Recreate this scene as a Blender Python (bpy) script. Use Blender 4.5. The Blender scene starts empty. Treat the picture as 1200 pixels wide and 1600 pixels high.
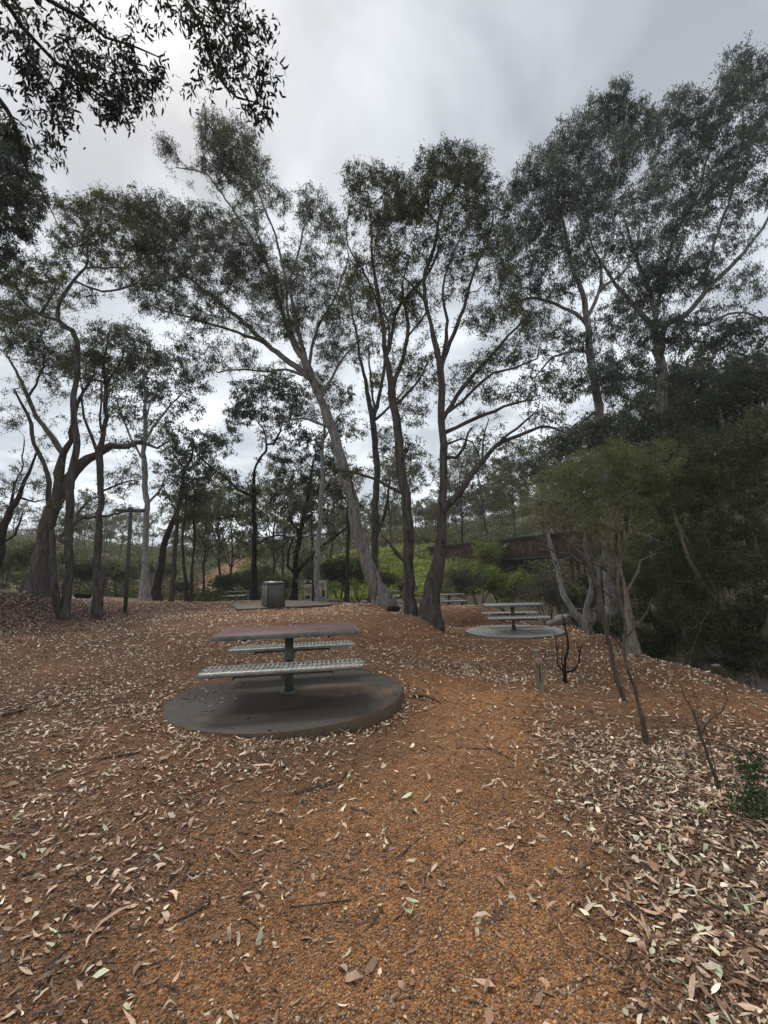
import bpy, math, random
import numpy as np
from mathutils import Matrix, Vector
random.seed(11)
RNG = np.random.default_rng(7)
C = bpy.context.scene.collection
# ------------------------------------------------------------------ camera model (solved from the picnic table's dimensions)
F, PITCH, ROLL, EYE = 675.6, 0.144, -0.030, 1.483
fw = np.array([0, math.cos(PITCH), math.sin(PITCH)]); u0 = np.array([0, -math.sin(PITCH), math.cos(PITCH)]); r0 = np.array([1., 0, 0])
RT = math.cos(ROLL)*r0 + math.sin(ROLL)*u0
UP = -math.sin(ROLL)*r0 + math.cos(ROLL)*u0
def W(u, v, y):
    "point of the world that stands y metres ahead and is seen at photograph position u, v"
    d = RT*(u-600) + UP*(800-v) + fw*F
    return d/d[1]*y + np.array([0, 0, EYE])
def PX(p):
    d = np.asarray(p, float) - np.array([0, 0, EYE]); z = d @ fw
    return 600+F*(d @ RT)/z, 800-F*(d @ UP)/z
def MPP(y): return y/F           # metres per photograph pixel
# ------------------------------------------------------------------ helpers
def tag(o, label=None, cat=None, group=None, kind=None):
    if label: o['label'] = label
    if cat: o['category'] = cat
    if group: o['group'] = group
    if kind: o['kind'] = kind
    return o
def empty(name, loc, label, cat, group=None, rz=0):
    o = bpy.data.objects.new(name, None); C.objects.link(o)
    o.location = loc; o.rotation_euler = (0, 0, rz); o.empty_display_size = .2
    return tag(o, label, cat, group)
def mesh_np(name, V, faces, mat=None, parent=None, smooth=True, attrs=None, mats=None, midx=None):
    """faces: list of int arrays (n,k)"""
    me = bpy.data.meshes.new(name)
    V = np.asarray(V, np.float32)
    faces = [np.asarray(f, np.int32) for f in faces if len(f)]
    me.vertices.add(len(V)); me.vertices.foreach_set('co', V.ravel())
    nl = sum(f.size for f in faces); npoly = sum(len(f) for f in faces)
    me.loops.add(nl); me.loops.foreach_set('vertex_index', np.concatenate([f.ravel() for f in faces]))
    st = []; c = 0
    for f in faces:
        st.append(np.arange(len(f))*f.shape[1]+c); c += f.size
    me.polygons.add(npoly); me.polygons.foreach_set('loop_start', np.concatenate(st).astype(np.int32))
    if smooth: me.polygons.foreach_set('use_smooth', np.ones(npoly, bool))
    if midx is not None: me.polygons.foreach_set('material_index', np.asarray(midx, np.int32))
    for k, a in (attrs or {}).items():
        a = np.asarray(a, np.float32)
        if a.ndim == 1:
            at = me.attributes.new(k, 'FLOAT', 'POINT'); at.data.foreach_set('value', a)
        else:
            at = me.attributes.new(k, 'FLOAT_COLOR', 'POINT')
            at.data.foreach_set('color', np.concatenate([a, np.ones((len(a), 1), np.float32)], 1).ravel())
    me.update(calc_edges=True)
    for m in (mats or [mat]): 
        if m: me.materials.append(m)
    o = bpy.data.objects.new(name, me); C.objects.link(o)
    if parent: o.parent = parent
    return o
class MB:
    "collects boxes, bars and lathes and links them as one mesh"
    def __init__(s): s.v = []; s.f3 = []; s.f4 = []; s.n = 0
    def add(s, V, f4=(), f3=()):
        s.v.append(np.asarray(V, float).reshape(-1, 3))
        if len(f4): s.f4.append(np.asarray(f4)+s.n)
        if len(f3): s.f3.append(np.asarray(f3)+s.n)
        s.n += len(s.v[-1]); return s
    def box(s, c, sz, rz=0, bev=0.004, rx=0):
        c = np.array(c, float); h = np.array(sz, float)/2; b = min(bev, *(h*.45))
        # bevelled box: 24 vertices
        V = []; idx = {}
        for sx in (-1, 1):
            for sy in (-1, 1):
                for sz_ in (-1, 1):
                    for ax in range(3):
                        p = np.array([sx, sy, sz_])*(h-b); p[ax] += (sx, sy, sz_)[ax]*b
                        idx[(sx, sy, sz_, ax)] = len(V); V.append(p)
        Q = []; T = []
        def q(*k): Q.append([idx[i] for i in k])
        for s1 in (-1, 1):
            w = [(-1, -1), (1, -1), (1, 1), (-1, 1)] if s1 > 0 else [(-1, -1), (-1, 1), (1, 1), (1, -1)]
            q(*[(s1, a, b_, 0) for a, b_ in w]); q(*[(a, b_, s1, 2) for a, b_ in w])
            q(*[(b_, s1, a, 1) for a, b_ in w])
        for a in (-1, 1):
            for b_ in (-1, 1):
                q((a, b_, -1, 0), (a, b_, -1, 1), (a, b_, 1, 1), (a, b_, 1, 0)) if a*b_ > 0 else q((a, b_, -1, 1), (a, b_, -1, 0), (a, b_, 1, 0), (a, b_, 1, 1))
                q((a, -1, b_, 2), (a, -1, b_, 0), (a, 1, b_, 0), (a, 1, b_, 2)) if a*b_ > 0 else q((a, -1, b_, 0), (a, -1, b_, 2), (a, 1, b_, 2), (a, 1, b_, 0))
                q((-1, a, b_, 1), (-1, a, b_, 2), (1, a, b_, 2), (1, a, b_, 1)) if a*b_ > 0 else q((-1, a, b_, 2), (-1, a, b_, 1), (1, a, b_, 1), (1, a, b_, 2))
                for c_ in (-1, 1):
                    t = [(a, b_, c_, 0), (a, b_, c_, 1), (a, b_, c_, 2)]
                    if a*b_*c_ < 0: t = t[::-1]
                    T.append([idx[i] for i in t])
        V = np.array(V)
        if rx:
            cc, ss = math.cos(rx), math.sin(rx); V = V @ np.array([[1, 0, 0], [0, cc, ss], [0, -ss, cc]])
        if rz:
            cc, ss = math.cos(rz), math.sin(rz); V = V @ np.array([[cc, ss, 0], [-ss, cc, 0], [0, 0, 1]])
        return s.add(V+c, Q, T)
    def lathe(s, prof, c=(0, 0, 0), n=24, cap=True, jit=None):
        "prof: (r, z) from bottom to top"
        a = np.linspace(0, 2*np.pi, n, endpoint=False); V = []
        for r, z in prof:
            k = 1 if jit is None else jit
            V.append(np.stack([r*np.cos(a)*k, r*np.sin(a)*k, np.full(n, z)], 1))
        V = np.concatenate(V); m = len(prof); Q = []
        for i in range(m-1):
            for j in range(n): Q.append([i*n+j, i*n+(j+1) % n, (i+1)*n+(j+1) % n, (i+1)*n+j])
        T = []
        if cap:
            V = np.concatenate([V, [[0, 0, prof[0][1]], [0, 0, prof[-1][1]]]])
            for j in range(n):
                T.append([m*n, (j+1) % n, j]); T.append([m*n+1, (m-1)*n+j, (m-1)*n+(j+1) % n])
        return s.add(V+np.array(c), Q, T)
    def bar(s, a, b, r1, r2=None, n=8):
        a = np.array(a, float); b = np.array(b, float); V, f = tube(np.array([a, b]), np.array([r1, r2 if r2 is not None else r1]), n)
        return s.add(V, f)
    def build(s, name, mat, parent=None, smooth=False, attrs=None):
        F_ = []
        if s.f4: F_.append(np.concatenate(s.f4))
        if s.f3: F_.append(np.concatenate(s.f3))
        return mesh_np(name, np.concatenate(s.v), F_, mat, parent, smooth, attrs)
def tube(P, r, n=6, lump=0., seed=0):
    P = np.asarray(P, float); m = len(P)
    T = np.gradient(P, axis=0); T /= np.linalg.norm(T, axis=1)[:, None]+1e-9
    mt = np.abs(T.mean(0)); ref = np.zeros(3); ref[mt.argmin()] = 1
    u = np.cross(T, ref); u /= np.linalg.norm(u, axis=1)[:, None]+1e-9; w = np.cross(T, u)
    a = np.linspace(0, 2*np.pi, n, endpoint=False)
    rr = np.repeat(np.asarray(r, float)[:, None], n, 1)
    if lump:
        rg = np.random.default_rng(seed)
        rr = rr*(1+lump*(rg.normal(0, .45, (m, 1))+rg.normal(0, .35, (m, n)))+lump*np.sin(2*a+rg.uniform(0, 6))[None]*.6)
    V = P[:, None]+rr[:, :, None]*(np.cos(a)[None, :, None]*u[:, None]+np.sin(a)[None, :, None]*w[:, None])
    i = np.arange(m-1)[:, None]*n; j = np.arange(n)[None]
    Q = np.stack([i+j, i+(j+1) % n, i+n+(j+1) % n, i+n+j], -1).reshape(-1, 4)
    return V.reshape(-1, 3), Q
def vnoise(x, y, s, seed=0):
    "smooth value noise 0..1"
    rg = np.random.default_rng(seed); G = rg.random((64, 64))
    x = np.asarray(x)/s+1000; y = np.asarray(y)/s+1000
    xi = np.floor(x).astype(int); yi = np.floor(y).astype(int); fx = x-xi; fy = y-yi
    fx = fx*fx*(3-2*fx); fy = fy*fy*(3-2*fy); g = lambda a, b: G[a % 64, b % 64]
    return (g(xi, yi)*(1-fx)+g(xi+1, yi)*fx)*(1-fy)+(g(xi, yi+1)*(1-fx)+g(xi+1, yi+1)*fx)*fy
# ------------------------------------------------------------------ materials
class NT:
    def __init__(s, name, rough=.8, spec=.3, metal=0):
        s.m = bpy.data.materials.new(name); s.m.use_nodes = True; s.t = s.m.node_tree; s.n = s.t.nodes; s.l = s.t.links
        s.b = s.n['Principled BSDF']; s.b.inputs['Roughness'].default_value = rough
        s.b.inputs['Specular IOR Level'].default_value = spec; s.b.inputs['Metallic'].default_value = metal
    def new(s, t, **k):
        n = s.n.new(t)
        for a, b in k.items(): setattr(n, a, b)
        return n
    def coord(s, scale=(1, 1, 1), kind='Object'):
        tc = s.new('ShaderNodeTexCoord'); mp = s.new('ShaderNodeMapping'); mp.inputs['Scale'].default_value = scale
        s.l.new(tc.outputs[kind], mp.inputs[0]); return mp.outputs[0]
    def noise(s, vec, sc, det=4, rough=.6, dist=0):
        n = s.new('ShaderNodeTexNoise'); n.inputs['Scale'].default_value = sc; n.inputs['Detail'].default_value = det
        n.inputs['Roughness'].default_value = rough; n.inputs['Distortion'].default_value = dist
        if vec is not None: s.l.new(vec, n.inputs['Vector'])
        return n.outputs[0]
    def ramp(s, fac, stops):
        r = s.new('ShaderNodeValToRGB'); e = r.color_ramp.elements
        for i, (p, c) in enumerate(stops):
            el = e[i] if i < 2 else e.new(p)
            el.position = p; el.color = (*c, 1) if len(c) == 3 else c
        s.l.new(fac, r.inputs[0]); return r.outputs[0]
    def mix(s, a, b, fac, mode='MIX'):
        m = s.new('ShaderNodeMix', data_type='RGBA', blend_type=mode)
        for v, i in ((a, 6), (b, 7), (fac, 0)):
            if isinstance(v, (int, float)): m.inputs[i].default_value = v
            elif isinstance(v, tuple): m.inputs[i].default_value = (*v, 1)
            else: s.l.new(v, m.inputs[i])
        return m.outputs[2]
    def math(s, op, a, b=0.):
        m = s.new('ShaderNodeMath', operation=op)
        for v, i in ((a, 0), (b, 1)):
            if isinstance(v, (int, float)): m.inputs[i].default_value = v
            else: s.l.new(v, m.inputs[i])
        return m.outputs[0]
    def attr(s, name, out='Color'):
        a = s.new('ShaderNodeAttribute', attribute_name=name); return a.outputs[out]
    def color(s, c):
        if isinstance(c, tuple): s.b.inputs['Base Color'].default_value = (*c, 1)
        else: s.l.new(c, s.b.inputs['Base Color'])
        return s
    def bump(s, h, strength=.5, dist=.01):
        b = s.new('ShaderNodeBump'); b.inputs['Strength'].default_value = strength; b.inputs['Distance'].default_value = dist
        s.l.new(h, b.inputs['Height']); s.l.new(b.outputs[0], s.b.inputs['Normal']); return s
    def rough(s, sock): s.l.new(sock, s.b.inputs['Roughness']); return s
def bark(name, dark, light, patch=None, pf=.5, sc=1., rough=.9):
    n = NT(name, rough, .15); c = n.coord((1, 1, .22)); f = n.noise(c, 9*sc, 6, .65, .6)
    col = n.ramp(f, [(.3, dark), (.68, light)])
    if patch:
        c2 = n.coord((1.6, 1.6, .3)); p = n.noise(c2, 3.6*sc, 6, .68, 1.)
        col = n.mix(col, patch, n.ramp(p, [(pf, (0, 0, 0)), (pf+.07, (1, 1, 1))]))
    fine = n.noise(n.coord((1, 1, .3)), 34*sc, 4, .7)
    col = n.mix(col, n.ramp(fine, [(.3, (.55, .55, .55)), (.7, (1.25, 1.25, 1.25))]), 1., 'MULTIPLY')
    n.color(col); h = n.math('ADD', f, n.math('MULTIPLY', fine, .4)); n.bump(h, .9, .04); return n.m
def foliage(name, c1, c2, c3=None, spec=.25, trans=.25):
    n = NT(name, .5, spec); r = n.attr('rnd', 'Fac')
    st = [(0., c1), (.75, c2)] + ([(1., c3)] if c3 else [])
    col = n.ramp(r, st); big = n.noise(n.coord(), .9, 2, .5)
    col = n.mix(col, n.ramp(big, [(.3, (.7, .75, .7)), (.7, (1.3, 1.2, 1.05))]), 1., 'MULTIPLY')
    n.color(col)
    tr = n.new('ShaderNodeBsdfTranslucent'); n.l.new(n.mix(col, (1.6, 1.7, .8), .6, 'MULTIPLY'), tr.inputs[0])
    mx = n.new('ShaderNodeMixShader'); mx.inputs[0].default_value = trans
    n.l.new(n.b.outputs[0], mx.inputs[1]); n.l.new(tr.outputs[0], mx.inputs[2])
    n.l.new(mx.outputs[0], n.n['Material Output'].inputs[0]); return n.m
B_DARK = bark('bark_dark', (.014, .011, .010), (.085, .068, .058))
B_BROWN = bark('bark_brown', (.022, .018, .016), (.145, .122, .106))
B_GREY = bark('bark_grey', (.03, .026, .023), (.16, .135, .118))
B_PALE = bark('bark_pale', (.11, .10, .09), (.33, .308, .28), (.085, .055, .04), .55)
B_WHITE = bark('bark_white', (.19, .18, .165), (.48, .46, .42), (.05, .038, .032), .56, 1.8)
B_BARE = bark('bark_bare', (.12, .092, .07), (.36, .31, .255), (.06, .042, .032), .56, 2.5)
B_TWIG = bark('bark_twig', (.06, .045, .038), (.2, .165, .14), None, .5, 3)
B_CHAR = bark('bark_char', (.008, .007, .007), (.04, .034, .03), None, .5, 3)
L_GUM = foliage('leaf_gum', (0.043, 0.050, 0.030), (0.098, 0.107, 0.057), (0.181, 0.169, 0.075))
L_OVER = foliage('leaf_silhouette', (.014, .018, .013), (.032, .038, .024), (.07, .07, .04), .2, .15)  # darkened leaf colour: the silhouette against the sky is painted in
L_FAR = foliage('leaf_hazy', (.07, .078, .046), (.14, .15, .09), (.22, .22, .14), .2)  # lightened leaf colour: a veil of haze is painted into the background trees
L_FAR2 = foliage('leaf_hazy_olive', (.085, .083, .042), (.165, .16, .082), (.25, .23, .12), .2)  # olive leaves, likewise lightened to paint in distance haze
L_BRIGHT = foliage('leaf_bright', (.12, .15, .045), (.24, .29, .085), (.36, .40, .14))
L_OLIVE = foliage('leaf_olive', (0.053, 0.059, 0.025), (0.119, 0.119, 0.048), (0.210, 0.168, 0.063))
L_DARK = foliage('leaf_dark', (0.035, 0.043, 0.032), (0.084, 0.099, 0.070), (0.145, 0.160, 0.104))
L_BLUE = foliage('leaf_blue', (.042, .052, .042), (.088, .102, .082), (.145, .158, .125), .35)
L_TEA = foliage('leaf_tea', (.11, .13, .06), (.22, .24, .115), (.34, .35, .18))
L_TEAD = foliage('leaf_teadark', (.034, .044, .020), (.078, .096, .044), (.15, .17, .075))
L_BUSH = foliage('leaf_bush', (0.083, 0.086, 0.046), (0.165, 0.165, 0.090), (0.275, 0.253, 0.154))
L_GREY = foliage('leaf_grey', (.06, .052, .042), (.12, .105, .085), (.18, .15, .12), .2, .1)
L_LIME = foliage('leaf_lime', (.17, .22, .06), (.33, .39, .12), (.52, .52, .24), .2, .3)
L_SHRUB = foliage('leaf_shrub', (.02, .045, .016), (.05, .095, .032), (.09, .14, .05), .4)
# ------------------------------------------------------------------ plants
def leaves(P, L, Wd, droop=.7, seed=0, hexa=False, spread=1.):
    rg = np.random.default_rng(seed); n = len(P)
    d = rg.normal(0, spread, (n, 3)); d[:, 2] -= droop*1.6; d /= np.linalg.norm(d, axis=1)[:, None]
    w = np.cross(d, rg.normal(0, 1, (n, 3))); w /= np.linalg.norm(w, axis=1)[:, None]+1e-9
    L = L*rg.uniform(.6, 1.25, n)[:, None]; hw = Wd/2*rg.uniform(.7, 1.3, n)[:, None]
    rnd = np.clip(rg.beta(2, 2.6, n), 0, 1)
    if not hexa:
        V = np.stack([P, P+d*L*.42+w*hw, P+d*L, P+d*L*.42-w*hw], 1).reshape(-1, 3)
        return V, np.arange(n*4).reshape(-1, 4), np.repeat(rnd, 4)
    nn = np.cross(d, w); c = nn*L*rg.normal(0, .12, n)[:, None]
    V = np.stack([P, P+d*L*.3+w*hw+c, P+d*L*.68+w*hw*.72+c, P+d*L, P+d*L*.68-w*hw*.72+c, P+d*L*.3-w*hw+c], 1).reshape(-1, 3)
    b = np.arange(n)[:, None]*6
    Q = np.concatenate([b+np.array([[0, 1, 2, 5]]), b+np.array([[5, 2, 3, 4]])])
    return V, Q, np.repeat(rnd, 6)
def catmull(P, step):
    P = np.asarray(P, float)
    if len(P) < 3:
        n = max(2, int(np.linalg.norm(P[-1]-P[0])/step)+1); t = np.linspace(0, 1, n)[:, None]; return P[0]*(1-t)+P[-1]*t
    Q = np.vstack([2*P[0]-P[1], P, 2*P[-1]-P[-2]]); out = []
    for i in range(1, len(Q)-2):
        k = max(1, int(np.linalg.norm(Q[i+1][:3]-Q[i][:3])/step)); t = np.arange(k)[:, None]/k
        a, b, c, d = Q[i-1], Q[i], Q[i+1], Q[i+2]
        out.append(.5*(2*b+(c-a)*t+(2*a-5*b+4*c-d)*t*t+(3*b-a-3*c+d)*t**3))
    out.append(P[-1:]); return np.vstack(out)
class Plant:
    def __init__(s, seed, step):
        s.rg = np.random.default_rng(seed); s.seed = seed; s.step = step; s.P = np.zeros((60000, 3)); s.par = np.full(60000, -1); s.n = 0
        s.R = np.zeros(60000); s.fixed = np.zeros(60000, bool); s.ok = np.zeros(60000, bool); s.tips = []
    def addn(s, p, par, r=0, fixed=False, ok=True):
        i = s.n; s.P[i] = p; s.par[i] = par; s.R[i] = r; s.fixed[i] = fixed; s.ok[i] = ok; s.n += 1; return i
    def poly(s, pts, start=None, wob=.5, okfrom=0.):
        "pts (n,4): xyz + radius; start: index of the node it grows from"
        Q = catmull(np.array(pts, float), s.step); k = len(Q); par = -1 if start is None else start
        nz = np.cumsum(s.rg.normal(0, 1, (k, 3)), 0); nz -= np.linspace(0, 1, k)[:, None]*nz[-1]
        Q[:, :3] += nz*wob*s.step*.18
        for i in range(1 if start is not None else 0, k):
            par = s.addn(Q[i, :3], par, max(Q[i, 3], .002), True, i/k >= okfrom)
        return par
    def grow(s, A, updown=.5, curve=.35, sag=.0):
        A = np.asarray(A); n0 = s.n
        D = np.array([np.min(np.linalg.norm(s.P[:n0][s.ok[:n0]]-a, axis=1)) for a in A])
        for a in A[np.argsort(D)]:
            N = s.P[:s.n]; d = np.linalg.norm(N-a, axis=1); c = d+updown*np.maximum(0, N[:, 2]-a[2]); c[~s.ok[:s.n]] = 1e9
            k = int(c.argmin()); p = N[k].copy(); dist = d[k]; pp = s.par[k]
            dr = p-s.P[pp] if pp >= 0 else np.array([0, 0, 1.]); dr = dr/(np.linalg.norm(dr)+1e-9)
            ctrl = p+(dr*.7+np.array([0, 0, .3-sag]))*dist*curve+s.rg.normal(0, .10, 3)*dist
            m = max(1, int(dist/s.step)); par = k
            for t in (np.arange(m)+1)/m:
                q = (1-t)**2*p+2*t*(1-t)*ctrl+t*t*a+s.rg.normal(0, .07, 3)*s.step*(t < 1)
                par = s.addn(q, par)
            s.tips.append(par)
    def radii(s, tip=.004, ex=2.05):
        acc = np.zeros(s.n); ch = np.zeros(s.n, int)
        for i in range(s.n-1, -1, -1):
            r = max(acc[i]**(1/ex) if acc[i] > 0 else tip, tip)
            if s.fixed[i]: r = s.R[i]*.83
            s.R[i] = r
            if s.par[i] >= 0: acc[s.par[i]] += r**ex
        # children never thicker than what carries them
        for i in range(s.n):
            if s.par[i] >= 0 and not s.fixed[i]: s.R[i] = min(s.R[i], s.R[s.par[i]]*.92 if s.fixed[s.par[i]] else s.R[s.par[i]])
    def wood(s, minr=.0, lump=.1, flare=0.):
        kids = [[] for _ in range(s.n)]
        for i in range(s.n):
            if s.par[i] >= 0: kids[s.par[i]].append(i)
        V = []; Fs = []; nv = 0; stack = [i for i in range(s.n) if s.par[i] < 0]
        for r_ in list(stack): pass
        while stack:
            i = stack.pop(); ch = [i] if s.par[i] < 0 else [s.par[i], i]
            while kids[ch[-1]]:
                k = sorted(kids[ch[-1]], key=lambda q: -s.R[q]-(.002 if s.fixed[q] else 0)); ch.append(k[0]); stack.extend(k[1:])
            if len(ch) < 2: continue
            P = s.P[ch]; R = s.R[ch].copy()
            if s.par[ch[0]] >= 0 or s.par[i] >= 0: R[0] = min(R[0], R[1]*1.25)
            if R.max() < minr: continue
            n = 12 if R.max() > .12 else 8 if R.max() > .05 else 5 if R.max() > .015 else 3
            R[-1] *= .5
            if flare and s.par[ch[0]] < 0 and not V:
                P, R, n = s.rootflare(P, R, flare); v, q = tube(P, R, 16, lump, s.seed)
            else: v, q = tube(P, R, n, lump if R.max() > .03 else 0, s.seed+i)
            V.append(v); Fs.append(q+nv); nv += len(v)
        return np.concatenate(V), np.concatenate(Fs)
    def rootflare(s, P, R, fl):
        z = (P[:, 2]-P[0, 2])/max(R[0]*2.2, .01); R = R*(1+fl*np.exp(-z*1.4))
        P = np.vstack([P[0]-[0, 0, .25], P]); R = np.concatenate([[R[0]*1.15], R]); return P, R, 16
NLEAF = [0]; DM = 2.5
def plant(name, label, cat, base, roots, blobs, bark_m, leaf_m, group=None, seed=1, step=.3, att=.065, nl=110, ll=.15, lw=.032,
          cr=.32, droop=.7, hexa=False, tipr=.0045, flare=.3, updown=.5, dead=False, m=5, lump=.1, twig=True, crown='crown', wood='trunk', sag=0., okfrom=.35, spread=1., side=None, dm=2.5):
    """roots: list of (pts(n,4), start_uv or None) in world metres; blobs: (centre xyz, radii xyz, factor)"""
    if side is None and name in ('gum_tree', 'leaning_gum_tree') and not dead: side = (4.2, .11, .8)
    root = empty(name, base, label, cat, group)
    pl = Plant(seed, step); rg = pl.rg; base = np.array(base)
    for k, pts in enumerate(roots):
        pts = np.array(pts, float)
        if k == 0: pl.poly(pts, None, okfrom=okfrom)
        else:
            N = pl.P[:pl.n]; j = int(np.linalg.norm(N-pts[0, :3], axis=1).argmin())
            if np.linalg.norm(N[j]-pts[0, :3]) > 1.2 and pts[0, 2] < base[2]+.6: pl.poly(pts, None, okfrom=.3)   # a further stem from the ground
            else:
                pts[0, :3] = N[j]; pl.poly(pts, j)
    A = []
    for c, r, f in blobs:
        area = math.pi*r[0]*r[2]; k = max(3, int(area/att*f*dm)); q = rg.normal(0, 1, (k, 3)); q /= np.linalg.norm(q, axis=1)[:, None]
        A.append(np.array(c)+q*np.array(r)*1.12*(rg.random((k, 1))**.37))
    nb = pl.n
    if side:
        cand = [i for i in range(1, nb) if pl.ok[i] and pl.R[i] < side[1]]
        tl = len(cand)*step; k = int(tl*side[0]); q = rg.normal(0, 1, (k, 3)); q[:, 2] += .35; q /= np.linalg.norm(q, axis=1)[:, None]
        if cand and k: A.append(pl.P[rg.choice(cand, k)]+q*side[2]*rg.uniform(.35, 1.3, (k, 1)))
    if A: pl.grow(np.concatenate(A), updown, sag=sag)
    pl.radii(tipr); V, Q = pl.wood(0, lump, flare)
    leafV = None
    if pl.tips and not dead:
        T = pl.P[pl.tips]; nt = len(T); dirs = rg.normal(0, 1, (nt, m, 3)); dirs[..., 2] = dirs[..., 2]*.7-.25*droop
        dirs /= np.linalg.norm(dirs, axis=2)[..., None]; ln = cr*rg.uniform(.5, 1.3, (nt, m))
        if twig:
            a = np.repeat(T, m, 0); d = dirs.reshape(-1, 3); e = a+d*ln.reshape(-1, 1)
            w = np.cross(d, [0, 0, 1.]); w /= np.linalg.norm(w, axis=1)[:, None]+1e-9; w2 = np.cross(d, w); t = tipr*.75
            v = np.stack([a+w*t, a-w*t*.5+w2*t*.87, a-w*t*.5-w2*t*.87, e], 1).reshape(-1, 3); b = np.arange(len(a))[:, None]*4
            tf = np.concatenate([b+[[0, 1, 3]], b+[[1, 2, 3]], b+[[2, 0, 3]]])
            TW = (v, tf)
        k = rg.poisson(nl*rg.uniform(.35, 1.5, nt)); idx = np.repeat(np.arange(nt), k); tot = len(idx); j = rg.integers(0, m, tot)
        P = T[idx]+dirs[idx, j]*(ln[idx, j]*rg.uniform(.1, 1.1, tot))[:, None]+rg.normal(0, cr*.13, (tot, 3))
        leafV = leaves(P, ll, lw, droop, seed+5, hexa, spread); NLEAF[0] += tot
    Vw = V; Fw = [Q]
    if leafV is not None and twig:
        Vw = np.vstack([V, TW[0]]); Fw = [Q, TW[1]+len(V)]
    mesh_np(wood, Vw-base, Fw, bark_m, root)
    if leafV is not None:
        # clumps differ in tone as new and old growth do
        tone = np.repeat(rg.normal(0, .10, nt)[idx], 6 if hexa else 4)
        mesh_np(crown, leafV[0]-base, [leafV[1]], leaf_m, root, smooth=False, attrs={'rnd': np.clip(leafV[2]+tone, 0, 1)})
    return root
def traced(name, label, cat, d, polys, blobs, bark_m, leaf_m, seed=1, group=None, spread=.35, zfix=None, **kw):
    """polys: (u, v, width px[, depth offset]) seen in the photograph; the tree stands d metres ahead"""
    rg = np.random.default_rng(seed*7+3); roots = []; placed = []
    for k, pl in enumerate(polys):
        if k == 0: off = [q[3] if len(q) > 3 else 0 for q in pl]
        else:
            u, v = pl[0][:2]; j = min(range(len(placed)), key=lambda i: (placed[i][0]-u)**2+(placed[i][1]-v)**2)
            b = placed[j][2]; L = math.dist(pl[0][:2], pl[-1][:2])*MPP(d); e = rg.uniform(-spread, spread)*L
            off = [q[3] if len(q) > 3 else b+e*i/(len(pl)-1) for i, q in enumerate(pl)]
        pts = []
        for i, q in enumerate(pl):
            p = W(q[0], q[1], d+off[i]); pts.append([*p, q[2]/2*MPP(d+off[i])])
        for i in range(len(pl)-1):
            for t in np.linspace(0, 1, 5): placed.append((pl[i][0]*(1-t)+pl[i+1][0]*t, pl[i][1]*(1-t)+pl[i+1][1]*t, off[i]*(1-t)+off[i+1]*t))
        roots.append(pts)
    B = []
    for b in blobs:
        u, v, ru, rv = b[:4]; f = b[4] if len(b) > 4 else 1.; mp = MPP(d)
        r = (ru*mp, (ru+rv)/2*mp, rv*mp); o = b[5] if len(b) > 5 else rg.uniform(-.7, .7)*(ru+rv)/2*mp
        B.append((W(u, v, d+o), r, f))
    base = W(polys[0][0][0], polys[0][0][1], d)
    return plant(name, label, cat, base, roots, B, bark_m, leaf_m, group, seed, **kw)
# ------------------------------------------------------------------ terrain
TX, TY, TYAW, TR = -1.226, 5.542, .147, 1.384
ANCH = [(-3, -3, 0), (0, -2, 0), (3, -3, 0), (-3, 0, 0), (0, 1, 0), (3, 0, -.06), (-9, -4, .1), (9, -4, -.4), (0, -15, 0), (-15, -12, .3), (15, -12, -1.),
        (-2.9, 5.1, .095), (-1.6, 7.1, .09), (-1.0, 3.95, .045), (.42, 5.3, -.025), (-.1, 4.35, -.015), (-2.2, 4.2, .09), (.3, 6.8, .0),
        (-5, 6, .08), (-8, 5, .15), (-6, 10, .1), (-2, 10, .12), (-12, 8, .5), (-14, 3, .5)]
for q in [(843, 1078, 6.0), (884, 1064, 6.7), (1010, 1162, 4.15), (975, 1093, 5.7), (1120, 1231, 3.15), (803, 988, 13), (740, 988, 12.6), (705, 953, 23.5), (608, 943, 30), (370, 940, 33), (425, 951, 17),
          (500, 950, 17.2), (352, 945, 20.5), (672, 967, 13.5), (640, 961, 14), (600, 946, 17), (195, 957.5, 18), (152, 964, 17), (100, 967, 16), (62, 932, 18.5), (0, 926, 16.5), (0, 990, 13), (60, 980, 13.7), (0, 945, 15),
          (228, 938, 26), (270, 940, 26), (300, 941, 25), (396, 938, 26), (459, 938, 26), (493, 939, 24), (542, 943, 24), (490, 942, 28), (560, 944, 20),
          (880, 975, 14.1), (950, 996, 11.2), (1040, 1036, 8), (1100, 1052, 7.2), (1200, 1100, 5.5), (760, 955, 19),
          (900, 931, 35), (800, 930, 34), (700, 932, 34), (650, 861, 50), (540, 866, 50), (600, 933, 38), (520, 932, 38), (430, 925, 45),
          (320, 900, 52), (320, 934, 37), (200, 930, 36), (50, 918, 34), (100, 880, 55), (0, 850, 55), (150, 862, 80), (300, 868, 120), (30, 835, 90), (450, 868, 150),
          (600, 838, 130), (750, 822, 110), (880, 800, 95), (1050, 740, 80), (1200, 700, 70), (-300, 860, 60)]:
    ANCH.append(tuple(W(*q)))
for q in [(800, 1010, 9.9), (800, 1040, 8.), (740, 1005, 10.8), (860, 1000, 11.)]: ANCH.append((*W(*q)[:2], -.30))
for x, y in [(2.9, 16.5), (5.2, 14.2), (6.6, 13.), (8.4, 8.4), (6.2, 11), (9.5, 6.8), (7.4, 4.4), (11, 3.5), (9, 18), (6, 24), (12, 26)]:
    ANCH.append((x+.6, y+.9, -1.75))
for x, y in [(13, 14), (16, 8), (15, 22), (22, 12)]: ANCH.append((x, y, -.2))
for k in range(12):
    a = k/12*2*math.pi
    ANCH.append((250*math.sin(a), 250*math.cos(a), 14 if abs(math.sin(a/2)) < .8 else 4)); ANCH.append((900*math.sin(a), 900*math.cos(a), 16))
ANCH = np.array(ANCH)
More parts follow.
